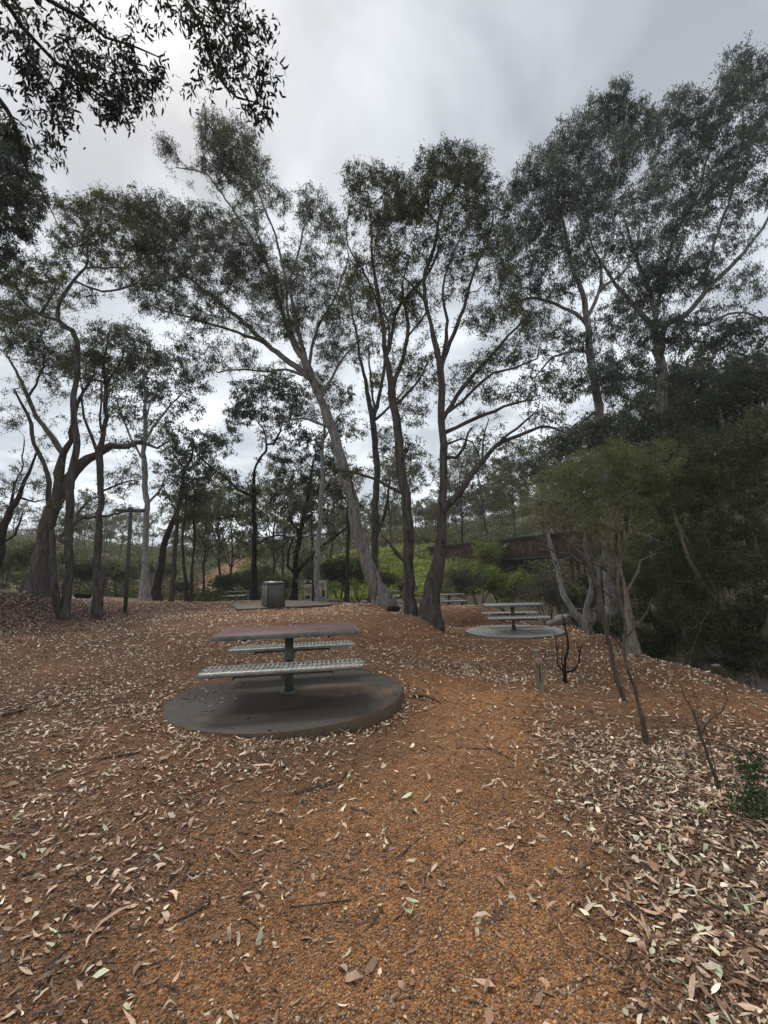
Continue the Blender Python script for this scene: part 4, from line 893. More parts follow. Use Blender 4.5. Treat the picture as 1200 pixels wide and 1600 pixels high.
traced('gum_tree', 'twin stemmed brown gum joined at the foot, left, in front of the huge grey gum', 'tree', 16,
 [[(102, 968, 22), (104, 940, 17), (107, 890, 14), (112, 800, 13), (115, 727, 13), (119, 655, 11), (123, 597, 10), (124, 540, 9), (116, 522, 9), (92, 506, 8), (96, 478, 7), (106, 455, 7), (122, 430, 5), (136, 410, 4), (138, 370, 3)],
  [(100, 965, 16), (90, 945, 14), (84, 890, 12), (76, 810, 10), (68, 740, 9), (50, 690, 8), (40, 646, 6), (22, 608, 4)], [(92, 508, 6), (62, 490, 6), (42, 475, 5), (25, 447, 4), (0, 440, 3)], [(60, 490, 5), (80, 465, 4), (88, 440, 3)],
  [(124, 440, 5), (160, 452, 4), (200, 450, 3), (235, 430, 2)], [(120, 430, 4), (150, 420, 4), (200, 418, 3)], [(85, 850, 8, 0), (98, 838, 8, .4), (112, 828, 7, 1.), (128, 810, 7, 1.6), (160, 807, 5, 3), (196, 799, 4, 4.4)], [(118, 822, 5, 1.2), (128, 790, 4, 2.), (150, 776, 3, 3)]],
 [(115, 325, 30, 26, 1.1), (165, 320, 36, 26, 1.2), (215, 325, 36, 26, 1.1), (140, 365, 40, 26, 1.), (195, 365, 40, 28, 1.), (100, 380, 30, 26, .8), (80, 420, 36, 24, .8), (160, 410, 40, 24, .7), (60, 450, 36, 24, .9), (20, 430, 30, 26, .9), (210, 430, 34, 22, .7), (110, 460, 40, 20, .5), (230, 390, 30, 26, .8), (15, 480, 26, 24, .9), (185, 765, 22, 16, .4, 4.), (150, 780, 18, 16, .4, 3.5)],
 B_BROWN, L_OLIVE, seed=22, cr=.28, ll=.135, lw=.03, nl=42, att=.055, flare=.2, lump=.13, **K)
traced('gum_tree', 'bent brown trunk bulging near its foot, just left of the lamp post', 'tree', 17,
 [[(152, 965, 17), (153, 930, 19), (154, 905, 18), (149, 880, 13), (155, 830, 11), (157, 780, 10), (154, 718, 12), (160, 680, 8), (164, 640, 8), (166, 600, 7), (162, 560, 5), (170, 520, 3)],
  [(154, 715, 7), (143, 680, 5), (132, 640, 4), (128, 600, 3)], [(156, 710, 5), (157, 640, 4), (158, 590, 3)], [(158, 762, 4), (178, 758, 4), (205, 750, 3), (225, 748, 2)], [(165, 595, 5), (185, 570, 4), (192, 545, 3)], [(162, 600, 4), (140, 592, 4), (118, 590, 3)]],
 [(170, 520, 34, 20), (205, 530, 36, 24), (140, 545, 34, 20, .9), (180, 560, 36, 20, .8), (220, 560, 30, 20, .8), (120, 580, 28, 18, .7), (200, 740, 24, 22, .6), (180, 590, 30, 16, .5)], B_BROWN, L_GUM, seed=23, cr=.3, ll=.14, lw=.03, nl=38, att=.06, flare=.05, lump=.12, **K)
traced('gum_tree', 'pale flaking gum behind the lamp post with spreading grey crown', 'tree', 26,
 [[(225, 938, 19), (226, 900, 13), (227, 856, 10), (228, 755, 10), (228, 700, 8), (231, 670, 7), (228, 615, 5), (222, 575, 3)], [(229, 690, 6), (245, 660, 5), (268, 630, 4), (290, 610, 2)], [(230, 790, 5), (246, 770, 4), (258, 745, 2)], [(228, 720, 5), (205, 690, 4), (190, 650, 3), (180, 620, 2)], [(231, 665, 4), (242, 620, 3), (262, 590, 2)]],
 [(230, 560, 34, 22, 1.1), (270, 575, 36, 24, 1.1), (195, 590, 34, 22), (300, 600, 30, 22), (240, 610, 40, 20), (290, 640, 30, 16, .8), (200, 640, 26, 20, .8), (260, 660, 26, 16, .7), (215, 690, 22, 16, .6), (320, 570, 22, 18, .8), (265, 730, 20, 16, .6)], B_WHITE, L_BLUE, seed=24, cr=.4, ll=.23, lw=.058, nl=32, att=.17, flare=.4, lump=.15, **K)
traced('gum_tree', 'dark trunk leaning right from behind the pale flaking gum', 'tree', 27,
 [[(244, 936, 17), (250, 890, 12), (258, 850, 11), (273, 812, 9), (285, 770, 8), (292, 735, 6), (299, 720, 5), (302, 700, 3)], [(285, 770, 5), (300, 750, 4), (320, 745, 2)], [(292, 735, 4), (275, 715, 3), (262, 700, 2)]],
 [(300, 690, 34, 18, 1.1), (335, 700, 30, 18, 1.), (270, 705, 26, 16, .9), (320, 725, 30, 14, .8), (350, 680, 24, 16, .8), (290, 750, 22, 14, .6)], B_DARK, L_DARK, seed=25, cr=.4, ll=.23, lw=.06, nl=32, att=.17, flare=.4, **K)
traced('gum_tree', 'slender dark gum between the leaning dark trunk and the sandy clearing', 'tree', 26,
 [[(270, 940, 9), (272, 900, 7), (275, 860, 7), (277, 810, 6), (281, 770, 5), (288, 740, 3)], [(278, 800, 3), (262, 775, 2), (255, 760, 2)]], [(285, 735, 26, 18), (310, 765, 24, 16, .8), (265, 760, 22, 16, .8), (295, 790, 22, 14, .6)], B_BROWN, L_GUM, seed=26, cr=.4, ll=.22, lw=.055, nl=30, att=.17, **K)
for k, (u, lab) in enumerate(((290, 'very thin dark sapling, left of the thin pair beside the sandy clearing'), (300, 'very thin dark sapling, right of the thin pair beside the sandy clearing'))):
    traced('thin_gum_tree', lab, 'tree', 25.5, [[(u, 940, 6), (u+1, 890, 5), (u+(-1, 3)[k], 840, 4), (u+2, 800, 3), (u+6*k, 765, 2)]], [(u+2, 775, 18, 14), (u+12, 800, 18, 14, .7), (u-8, 810, 14, 12, .5)], B_DARK, L_GUM, seed=27+k, cr=.45, ll=.17, lw=.038, nl=42, att=.16, **K)
traced('gum_tree', 'bare dark trunk leaning right at the left edge of the mound', 'tree', 19,
 [[(-14, 900, 18), (2, 860, 15), (15, 808, 12), (28, 775, 9), (38, 752, 7), (50, 728, 5), (60, 700, 3)], [(18, 800, 6), (20, 760, 4), (32, 735, 3), (38, 690, 2)], [(10, 850, 6), (25, 835, 4), (35, 800, 3)], [(28, 775, 4), (55, 785, 3), (70, 780, 2)], [(0, 760, 3, 0), (20, 752, 3, 0), (45, 756, 2, 0)]],
 [(10, 650, 26, 24, .5), (20, 760, 20, 20, .2)], B_DARK, L_GUM, seed=29, cr=.36, ll=.14, lw=.028, nl=45, att=.1, **K)
traced('gum_tree', 'dark dense crown hanging in at the left edge, below the overhanging twigs', 'tree', 11,
 [[(-190, 1010, 44), (-170, 850, 34), (-150, 650, 28), (-125, 500, 22), (-90, 400, 14), (-50, 330, 9), (-10, 290, 5), (20, 270, 3)], [(-120, 480, 12), (-70, 440, 8), (-20, 420, 5)]],
 [(10, 215, 26, 26, 1.5), (35, 255, 30, 30, 1.6), (0, 290, 40, 36, 1.6), (45, 310, 30, 26, 1.3), (10, 350, 36, 30, 1.3), (50, 350, 20, 16, .6), (-20, 400, 40, 30, 1.), (20, 400, 26, 16, .6), (-60, 320, 50, 60, .8), (-80, 420, 50, 40, .5)], B_BROWN, L_DARK, seed=30, cr=.22, ll=.13, lw=.03, nl=55, att=.05, **K)
# middle distance
traced('gum_tree', 'crooked black trunk standing left of the barbecue with a round crown', 'tree', 26,
 [[(397, 938, 16), (398, 900, 11), (399, 843, 9), (399, 790, 8), (399, 758, 7), (400, 735, 5), (405, 718, 5), (415, 705, 5), (416, 695, 5), (428, 694, 5), (434, 682, 4), (440, 665, 3)],
  [(416, 700, 4), (414, 675, 3), (400, 655, 2)], [(398, 775, 6), (375, 765, 5), (350, 745, 4), (325, 725, 4), (310, 710, 3)], [(400, 850, 3), (425, 838, 3), (450, 840, 3), (440, 855, 2), (420, 868, 2)]],
 [(385, 610, 30, 20, 1.1), (430, 600, 34, 22, 1.2), (460, 620, 26, 22, 1.1), (400, 640, 34, 18, 1.1), (445, 650, 30, 16), (370, 650, 24, 18, .8), (420, 665, 24, 12, .5), (340, 740, 30, 14, .7), (380, 770, 26, 18, .7)], B_CHAR, L_DARK, seed=31, cr=.34, ll=.22, lw=.06, nl=34, att=.14, flare=.3, **K)
traced('gum_tree', 'forked black trunk standing right behind the barbecue', 'tree', 26,
 [[(458, 938, 15), (459, 910, 11), (463, 850, 10), (470, 815, 9), (478, 780, 7), (484, 750, 5), (490, 720, 3)], [(461, 898, 6), (480, 875, 5), (500, 855, 5), (525, 836, 4), (545, 820, 2)], [(466, 835, 5), (455, 810, 4), (448, 780, 2)], [(460, 900, 5), (450, 885, 5), (452, 860, 4), (460, 840, 3)]],
 [(470, 690, 30, 20), (500, 720, 28, 20), (445, 720, 26, 20, .9), (480, 750, 34, 18, .9), (440, 765, 26, 18, .8), (510, 770, 26, 18, .8), (470, 790, 30, 16, .6), (500, 810, 26, 16, .5)], B_CHAR, L_DARK, seed=32, cr=.34, ll=.22, lw=.06, nl=34, att=.14, **K)
traced('gum_tree', 'whitish straight trunk in front of the information board', 'tree', 24,
 [[(493, 940, 18), (494, 910, 11), (495, 843, 9), (498, 790, 9), (501, 758, 8), (503, 700, 6), (506, 660, 4), (500, 620, 3)], [(500, 770, 4), (520, 740, 3), (530, 710, 2)], [(504, 690, 4), (525, 660, 3), (535, 640, 2)]],
 [(500, 600, 26, 20), (530, 620, 22, 20), (490, 640, 26, 18, .8), (535, 670, 20, 18, .8), (510, 690, 22, 14, .6), (540, 730, 18, 14, .5)], B_WHITE, L_GUM, seed=33, cr=.33, ll=.2, lw=.05, nl=32, att=.13, flare=.4, lump=.15, **K)
traced('thin_gum_tree', 'thin dark pole like trunk between the white trunk and the leaning pale gum', 'tree', 23,
 [[(541, 943, 10), (543, 900, 7), (544, 843, 6), (546, 781, 5), (550, 740, 3)], [(489, 938, 5), (488, 890, 4), (487, 840, 3), (486, 800, 2)]], [(545, 750, 22, 18), (525, 780, 20, 16, .7), (565, 790, 18, 16, .7)], B_DARK, L_GUM, seed=34, cr=.42, ll=.16, lw=.035, nl=45, att=.14, **K)
# overhanging boughs of a tree that stands behind and to the left of the camera
def P3(*q): p = W(q[0], q[1], q[3]); return [*p, q[2]/2*MPP(q[3])*1.5]
bough = [[[-4.6, -1.6, -.1, .22], [-4.4, -1.5, 2.5, .18], [-4.2, -1., 5, .15], [-3.9, -.3, 7.0, .11], [-3.2, .8, 8.0, .07], P3(20, -60, 6, 2.7), P3(66, 0, 6, 3.0), P3(95, 16, 6, 3.1), P3(136, 35, 5, 3.3), P3(161, 60, 4, 3.4), P3(205, 72, 3, 3.5), P3(250, 90, 2, 3.6)],
 [[-3.6, .2, 7.5, .07], P3(-30, -50, 7, 2.6), P3(11, 0, 7, 2.8), P3(29, 33, 6, 3.0), P3(55, 62, 5, 3.1), P3(88, 99, 5, 3.3), P3(121, 120, 4, 3.4), P3(150, 145, 3, 3.5)],
 [[-3.9, -.3, 7.0, .07], [-2.5, 1.4, 8.6, .05], P3(262, -80, 6, 3.0), P3(293, 0, 6, 3.2), P3(315, 37, 6, 3.3), P3(323, 73, 5, 3.4), P3(334, 110, 4, 3.5), P3(367, 147, 3, 3.6), P3(400, 160, 2, 3.7)],
 [[-4.2, -1., 5, .07], [-4.2, 1.5, 6.0, .05], P3(-40, 110, 7, 3.4), P3(0, 147, 7, 3.6), P3(26, 190, 6, 3.7), P3(31, 235, 5, 3.8), P3(45, 270, 3, 3.9), P3(75, 310, 2, 4.0), P3(90, 350, 2, 4.1)]]
ob = []
for (u, v, ru, rv, f) in ((25, 20, 35, 28, .6), (70, 45, 36, 28, .5), (130, 15, 40, 22, .5), (200, 20, 34, 20, .4), (30, 80, 32, 26, .5), (90, 85, 36, 26, .6), (150, 85, 34, 26, .9), (205, 95, 30, 24, .9), (235, 115, 26, 22, .9), (130, 130, 32, 26, 1.1), (175, 140, 36, 24, 1.3), (225, 155, 28, 12, .8), (60, 140, 34, 24, .8), (95, 180, 34, 22, .9), (40, 200, 26, 20, .7), (80, 230, 22, 14, .8),
                          (285, 10, 26, 20, .8), (330, 15, 34, 22, .9), (385, 20, 32, 24, .9), (310, 55, 28, 26, .7), (370, 60, 36, 26, .8), (405, 90, 22, 24, .8), (320, 110, 26, 24, .9), (365, 105, 28, 22, .6), (340, 140, 30, 12, .5), (400, 150, 24, 18, .5), (415, 175, 16, 12, .5), (250, 20, 20, 14, .5)):
    y = random.uniform(3.0, 3.9); k = MPP(y)*1.35; ob.append((W(u, v, y), (ru*k, ru*k*.8, rv*k), f))
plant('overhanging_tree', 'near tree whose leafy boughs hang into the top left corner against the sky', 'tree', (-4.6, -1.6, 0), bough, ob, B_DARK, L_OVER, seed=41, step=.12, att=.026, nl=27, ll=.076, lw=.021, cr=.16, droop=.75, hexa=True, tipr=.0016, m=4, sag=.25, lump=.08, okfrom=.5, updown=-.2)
# low sparse things in the foreground
traced('burnt_sapling', 'charred black forked sapling stump behind the bollard', 'shrub', 6.6,
 [[(883, 1064, 8), (882, 1050, 6), (884, 1030, 5), (888, 1005, 4), (884, 985, 3), (878, 958, 1.5)], [(884, 1054, 5), (896, 1046, 4), (904, 1034, 3), (908, 1010, 2), (911, 1003, 1)], [(902, 1036, 3), (905, 1020, 2), (903, 1008, 2)], [(881, 1054, 4), (873, 1040, 3), (870, 1010, 2), (867, 990, 1)], [(882, 1050, 3), (878, 1030, 2), (880, 1012, 1)], [(888, 1000, 2), (882, 992, 1)], [(871, 1014, 2), (874, 1000, 1)]],
 [], B_CHAR, L_GUM, seed=51, dead=True, side=(14, .02, .07), step=.05, tipr=.003, lump=.12, flare=.2, wood='stems')
traced('dead_shrub', 'leafless dark brown twiggy shrub rising from the pale litter near the right edge', 'shrub', 3.15,
 [[(1123, 1230, 7), (1120, 1215, 6), (1108, 1185, 5), (1094, 1150, 5), (1085, 1115, 3), (1066, 1080, 2), (1060, 1060, 1)],
  [(1093, 1150, 4), (1101, 1135, 3), (1114, 1121, 3), (1130, 1110, 3), (1135, 1092, 2), (1131, 1070, 1)], [(1114, 1121, 2), (1119, 1110, 2), (1112, 1090, 1), (1105, 1070, 1)], [(1119, 1222, 3), (1108, 1170, 2), (1098, 1135, 2), (1090, 1105, 2), (1084, 1080, 1), (1078, 1030, 1)], [(1085, 1060, 1), (1075, 1010, 1), (1062, 970, 1)], [(1078, 1030, 1), (1090, 990, 1), (1110, 950, 1)]],
 [(1075, 990, 20, 18, .25), (1100, 970, 20, 18, .2)], B_TWIG, L_GREY, seed=52, dead=True, side=(9, .012, .1), step=.05, tipr=.001, lump=.1, flare=.2, wood='stems')
for k, (u, v, ru, rv, d, lab) in enumerate(((1200, 1188, 34, 26, 3.35, 'low green leafy shrub at the right edge, the upper of two'), (1205, 1250, 26, 20, 2.75, 'small dark green leafy shrub at the right edge, the lower of two'))):
    p = onG(u+6, v+18, d); B = [(p+np.array([dx*.15, dy*.12, .07+dz*.08]), (.10, .10, .05), 1.) for dx, dy, dz in ((-1, 0, 0), (0, .5, .5), (1, -.3, .3), (.3, -1, 0), (-.6, .8, .2), (1.4, .6, .6))]
    plant('green_shrub', lab, 'shrub', p, [[[*p, .006], [p[0], p[1], p[2]+.05, .004]]], B, B_TWIG, L_SHRUB, group='low green shrubs', seed=60+k, step=.04, att=.0018, nl=9, ll=.024, lw=.012, cr=.035, droop=-.2, hexa=True, tipr=.0009, m=4, flare=0, crown='foliage', wood='stems', okfrom=0)
p = onG(1095, 1262, 2.75); plant('tiny_seedling', 'tiny bright green seedling in the leaf litter below the dead shrub', 'plant', p, [[[*p, .003], [p[0], p[1], p[2]+.03, .002]]], [(p+[0, 0, .025], (.07, .06, .02), 1.)], B_TWIG, L_LIME, seed=66, step=.03, att=.003, nl=7, ll=.018, lw=.009, cr=.03, droop=-.2, tipr=.0008, m=3, flare=0, crown='foliage', wood='stems', okfrom=0)
# ------------------------------------------------------------------ middle distance shrubs, copies of background trees
def bush_proto(name, label, cat, h, w, leaf, bk, seed, group=None, f=1., ll=.09, lw=.02, cr=.22, nl=60, att=.06, stems=5, droop=.1, cage=.5, dead=False):
    rg = np.random.default_rng(seed); roots = []; 
    for k in range(stems):
        a = rg.uniform(0, 6.3); r = w*.33*rg.uniform(.3, 1); b = np.array([.06*math.cos(a), .06*math.sin(a), 0])
        roots.append([[*b, .03], [b[0]+r*.35*math.cos(a), b[1]+r*.35*math.sin(a), h*.35, .02], [r*math.cos(a), r*math.sin(a), h*.75, .01]])
    B = []
    for k in range(9):
        a = rg.uniform(0, 6.3); r = w*.32*rg.uniform(.2, 1); z = h*rg.uniform(cage, .88); B.append((np.array([r*math.cos(a), r*math.sin(a), z]), (w*.24, w*.24, h*.14), f))
    return plant(name, label, cat, (0, 0, 0), roots, B, bk, leaf, group, seed, step=.2, att=att, nl=nl, ll=ll, lw=lw, cr=cr, droop=droop, tipr=.0035, m=6, flare=0, crown='foliage', wood='stems', okfrom=.2, updown=.2, dead=dead)
def gum_proto(label, h, leaf, bk, seed, group):
    rg = np.random.default_rng(seed); th = h*.5; lean = rg.normal(0, .06, 2)*h
    roots = [[[0, 0, -.2, h*.013], [lean[0]*.2, lean[1]*.2, th*.4, h*.011], [lean[0]*.6, lean[1]*.3, th, h*.008], [lean[0], lean[1], h*.75, h*.004]]]
    B = []
    for k in range(6):
        a = rg.uniform(0, 6.3); z0 = rg.uniform(.25, .55); b = np.array([lean[0]*z0*.9, lean[1]*z0*.6, h*z0]); r = h*rg.uniform(.12, .24)
        e = np.array([r*math.cos(a)+lean[0], r*math.sin(a)+lean[1], h*rg.uniform(.42, .85)]); roots.append([[*b, h*.005], [*((b+e)/2+[0, 0, h*.02]), h*.004], [*e, h*.002]])
        B.append((e+[0, 0, h*.02], (h*.15, h*.15, h*.09), 1.))
    for k in range(5):
        a = rg.uniform(0, 6.3); r = h*rg.uniform(0, .16); B.append((np.array([r*math.cos(a)+lean[0], r*math.sin(a)+lean[1], h*rg.uniform(.6, .95)]), (h*.13, h*.13, h*.075), 1.))
    return plant('background_gum_tree', label, 'tree', (0, 0, 0), roots, B, bk, leaf, group, seed, step=.5, att=.62, nl=26, ll=.3, lw=.085, cr=.5, droop=.5, tipr=.008, m=5, flare=.3)
def copy_tree(o, loc, sc, rz, label):
    c = o.copy(); C.objects.link(c); c.location = loc; c.scale = (sc, sc, sc); c.rotation_euler = (0, 0, rz); c['label'] = label
    for ch in list(o.children):
        d = ch.copy(); C.objects.link(d); d.parent = c
    return c
def place(o, loc, sc, rz): o.location = loc; o.scale = (sc,)*3; o.rotation_euler = (0, 0, rz)
def populate(protos, spots, z_of=None):
    used = {}
    for (pi, u, v, d, sc, rz, lab) in spots:
        p = W(u, v, d); p[2] = float(zt(p[0], p[1]))-.05
        o = protos[pi]
        if pi not in used: place(o, p, sc, rz); o['label'] = lab; used[pi] = 1
        else: copy_tree(o, p, sc, rz, lab)
GG = 'gum trees in the wood behind the picnic ground'
protos = [gum_proto('x', 10, L_FAR, B_DARK, 71, GG), gum_proto('x', 10, L_FAR2, B_BROWN, 72, GG), gum_proto('x', 10, L_BUSH, B_GREY, 73, GG), gum_proto('x', 10, L_GUM, B_DARK, 74, GG)]
SP = [(0, 318, 930, 34, .75, .3, 'small dark gum in front of the sandy clearing'), (1, 345, 930, 40, .95, 1.3, 'olive gum behind the distant table, left of the crooked black trunk'), (2, 362, 930, 40, .85, 2., 'dark gum directly above the distant picnic table'),
      (0, 425, 928, 38, .9, 5., 'dense gum right above the barbecue lid'), (1, 440, 925, 46, 1.1, 2.2, 'tall olive gum between the two black trunks'), 
      (2, 515, 925, 46, .95, 3.1, 'grey trunked gum between the white trunk and the thin pole trunk'), (3, 640, 880, 56, .95, 2.4, 'dark gum on the embankment behind the straight brown trunk'), 
      (2, 612, 872, 58, 1.0, 5.2, 'bushy gum on the embankment above the yellow topped post'), (0, 725, 900, 50, .9, 3.6, 'gum behind the bridge, right of the stout central trunk'), (2, 765, 900, 54, 1.0, .9, 'pale olive gum behind the bridge at its middle'), (1, 810, 900, 52, .95, 4.4, 'olive gum behind the bridge near its pier'), (3, 855, 900, 46, .95, 2.9, 'dark gum behind the right part of the bridge'),
      (0, 905, 910, 40, 1.0, 1.1, 'gum rising behind the feathery tea tree'), (3, 950, 930, 30, .9, 5.5, 'dark gum behind the paperbark trunk'), (3, 1000, 940, 26, .95, .5, 'dark gum deep in the thicket behind the tea tree'), (0, 1075, 950, 24, 1.0, 3., 'dark gum deep in the thicket at the right edge'), (3, 1150, 960, 22, 1.05, 1.5, 'tall dark gum behind the thicket at the right edge'),
      (1, 300, 905, 60, .8, 2.5, 'round gum above the sandy clearing'), (2, 268, 895, 66, .8, 3.9, 'small gum on the slope left of the sandy clearing'), (0, 130, 870, 70, .75, .4, 'small gum on the hill between the bent trunk and the twin stems'), (1, 170, 868, 74, .7, 2.7, 'small gum on the hill beside the lamp post'), (2, 205, 872, 80, .7, 5.8, 'small gum on the hill right of the lamp post'), (3, 20, 852, 60, .55, 1., 'small dark gum on the hill at the left edge'),
      (1, 700, 850, 80, .9, 1.7, 'gum high on the far hillside left of the bridge'), (2, 790, 840, 84, .95, 3.3, 'gum high on the far hillside above the bridge'), (0, 530, 868, 70, .9, .1, 'gum on the skyline behind the thin pole trunk'), (1, 470, 880, 80, 1.0, 4.9, 'gum on the skyline behind the forked black trunk'), (2, 400, 880, 85, 1.0, 2.1, 'gum on the skyline behind the crooked black trunk')]
SP = [(a, b, c, d, e*1.28, f, g) for a, b, c, d, e, f, g in SP]
populate(protos, SP)
rg = np.random.default_rng(55); HG = 'trees on the far hillsides'; hill = [gum_proto('x', 8, L_BUSH, B_GREY, 75, HG), gum_proto('x', 8, L_FAR2, B_BROWN, 76, HG), gum_proto('x', 8, L_FAR, B_DARK, 77, HG)]; n_ = 0
HL = 'small gum tree in the wood that covers the far hillsides'
while n_ < 280:
    y = 58*(2.6)**rg.random(); x = y*(rg.uniform(-1.05, 1.05) if n_ < 180 else rg.uniform(-.1, .6)); p = (x, y, float(zt(x, y))-.1); k = n_ % 3
    if n_ < 3: place(hill[k], p, rg.uniform(.7, 1.1), rg.uniform(0, 6)); hill[k]['label'] = HL
    else: copy_tree(hill[k], p, rg.uniform(.55, 1.0), rg.uniform(0, 6), HL)
    n_ += 1
BG = 'shrubs beyond the picnic ground'
bp = [bush_proto('bush', 'x', 'bush', 2.2, 2.6, L_BUSH, B_TWIG, 81, BG, ll=.12, lw=.03, att=.09), bush_proto('bush', 'x', 'bush', 2.0, 2.4, L_BRIGHT, B_TWIG, 82, BG, ll=.11, lw=.024, att=.09), bush_proto('bush', 'x', 'bush', 2.2, 2.6, L_GREY, B_TWIG, 83, BG, ll=.09, lw=.016, nl=26, att=.06), bush_proto('bush', 'x', 'bush', 1.8, 2.6, L_TEAD, B_TWIG, 84, BG, ll=.12, lw=.03, att=.09)]
SB = [(1, 745, 938, 26, 1.95, .3, 'bright green feathery bush left of the right hand picnic table, in front of the bridge'), (1, 792, 938, 26, 1.75, 2.3, 'green feathery bush behind the right hand picnic table'), (2, 725, 938, 25, 1.15, 1.0, 'bare grey brown twiggy bush just right of the farther right table'), (2, 850, 935, 23, 1.5, 4., 'greyish bush under the bridge pier'), (2, 700, 930, 30, 1.3, 5., 'grey bush behind the farther right table'),
      (0, 875, 930, 26, 1.3, 1., 'dull green bush below the bridge, left of the leaning white trunk'), (3, 905, 935, 22, 1.2, 2., 'dark bush behind the leaning white trunk'), (3, 640, 940, 33, .8, .9, 'dark green bush between the straight brown and stout central trunks'), (3, 610, 935, 36, 1.1, 1.9, 'low bush behind the table seen between the gums'),
      (3, 528, 938, 30, 1.8, 2.6, 'big dense bush left of the foot of the leaning pale gum'), (0, 562, 938, 31, 1.6, .6, 'big dull green bush touching the leaning pale gum'), (0, 445, 935, 34, 1.1, 2.2, 'low bush right behind the barbecue'), (3, 345, 938, 36, 1.2, 3.3, 'dark bush behind the distant picnic table'), (0, 380, 935, 38, 1.3, 5.2, 'bush left of the crooked black trunk'),
      (3, 290, 940, 32, .8, .9, 'small grey green round bush in front of the sandy clearing'), (0, 185, 935, 32, 1.3, 1.4, 'dense bush behind the lamp post'), (3, 120, 932, 30, 1.3, 3.4, 'dense dark bush between the twin stems and the bent trunk'), (0, 165, 925, 36, 1.6, 2.4, 'big bush behind the bent brown trunk'), (1, 135, 905, 44, 1.5, .4, 'yellow green bush on the slope behind the twin stems'),
      (0, 30, 915, 27, 1.5, 4.4, 'big green bush behind the mound, left of the huge grey gum'), (3, 5, 915, 30, 1.6, 1.1, 'dark green bush at the left edge behind the mound'), (0, 100, 915, 40, 1.7, .1, 'bush behind the huge grey gum'), (0, 225, 925, 42, 1.5, 2.8, 'bush behind the pale flaking gum'), (3, 255, 925, 46, 1.3, 5.5, 'bush on the slope behind the leaning dark trunk'),
      (3, 960, 960, 17, 1.0, .8, 'dark low bush on the creek bank beside the tea tree stump'), (3, 1010, 985, 14, .9, 2.0, 'dark low bush on the creek bank right of the tea tree'), (3, 940, 930, 27, 1.8, 2., 'dark bush across the creek behind the paperbark'), (3, 1010, 930, 21, 1.9, 3., 'dark bush across the creek behind the tea tree'), (3, 1090, 930, 18, 1.9, 4., 'dark bush across the creek, deep in the thicket'), (3, 1180, 930, 16, 1.9, 5., 'dark bush across the creek at the right edge'),
      (1, 775, 900, 38, 1.8, 1.5, 'green bush at the bridge, between the two bright feathery bushes'), (0, 500, 930, 40, 1.5, 1.8, 'bush left of the big dense bush near the information board'), (0, 415, 925, 44, 1.6, 3., 'bush behind the barbecue, left')]
populate(bp, SB)
# bushland clothing the hillsides, and the weeds on the embankment
def cover(name, n, ys, xw, mat, dens_f, seed, nq, rad, hgt, lf, lw, kind='stuff'):
    rg = np.random.default_rng(seed); y = ys[0]*(ys[1]/ys[0])**rg.random(n); x = rg.uniform(-1, 1, n)*xw*y; k = rg.random(n) < dens_f(x, y); x, y = x[k], y[k]; n = len(x); z = zt(x, y)
    s = (y/ys[0])**.35; R_ = rad*s*rg.lognormal(0, .35, n); H_ = R_*hgt; q = rg.normal(0, 1, (n, nq, 3)); q /= np.linalg.norm(q, axis=2)[..., None]; q[..., 2] = np.abs(q[..., 2]); q *= rg.random((n, nq, 1))**.35
    P = np.stack([x, y, z], 1)[:, None]+q*np.stack([R_, R_, H_], 1)[:, None]; tone = np.repeat(rg.normal(0, .22, n), nq*4)
    P = P.reshape(-1, 3); sc = np.repeat(s, nq)
    V, Qf, r = leaves(P, 1., 1., .05, seed+1); V = V.reshape(-1, 4, 3); V = (V-P[:, None])*(lf*sc)[:, None, None]*np.array([1, 1, .8])+P[:, None]
    o = mesh_np(name, V.reshape(-1, 3), [Qf], mat, None, False, {'rnd': np.clip(r*.7+.15+tone, 0, 1)}); tag(o, name.replace('_', ' ')+' clothing the slopes behind the picnic ground', 'bushland', kind=kind); NLEAF[0] += len(Qf); return o
dd = W(322, 915, 45)
notdirt = lambda x, y: 1-np.clip(blobm(x, y, [(dd[0], dd[1], 1.8, 8), (dd[0]-1.5, dd[1]+10, 2.2, 7)])*2.2-.3, 0, 1)
emb = lambda x, y: ((x > -8) & (x < 7) & (y > 34) & (y < 52)).astype(float)
o = cover('bushland', 5600, (36, 150), 1.15, L_BUSH, lambda x, y: notdirt(x, y)*(1-emb(x, y))*(.35+.65*vnoise(x, y, 6, 31)), 91, 110, 1.1, .95, .19, .3); o['label'] = 'olive scrub and treetops covering the hillsides behind the picnic ground'
o = cover('low_scrub', 1500, (30, 70), 1.1, L_OLIVE, lambda x, y: notdirt(x, y)*(1-emb(x, y))*(x < -6)*.9, 92, 80, .6, .8, .15, .3); o['label'] = 'low olive scrub on the slope at the left behind the mound'
o = cover('weeds', 5200, (34.5, 51), .26, L_LIME, lambda x, y: emb(x, y)*1., 93, 60, .45, .8, .17, .3); o['label'] = 'bright green weeds covering the embankment'; o['category'] = 'weeds'
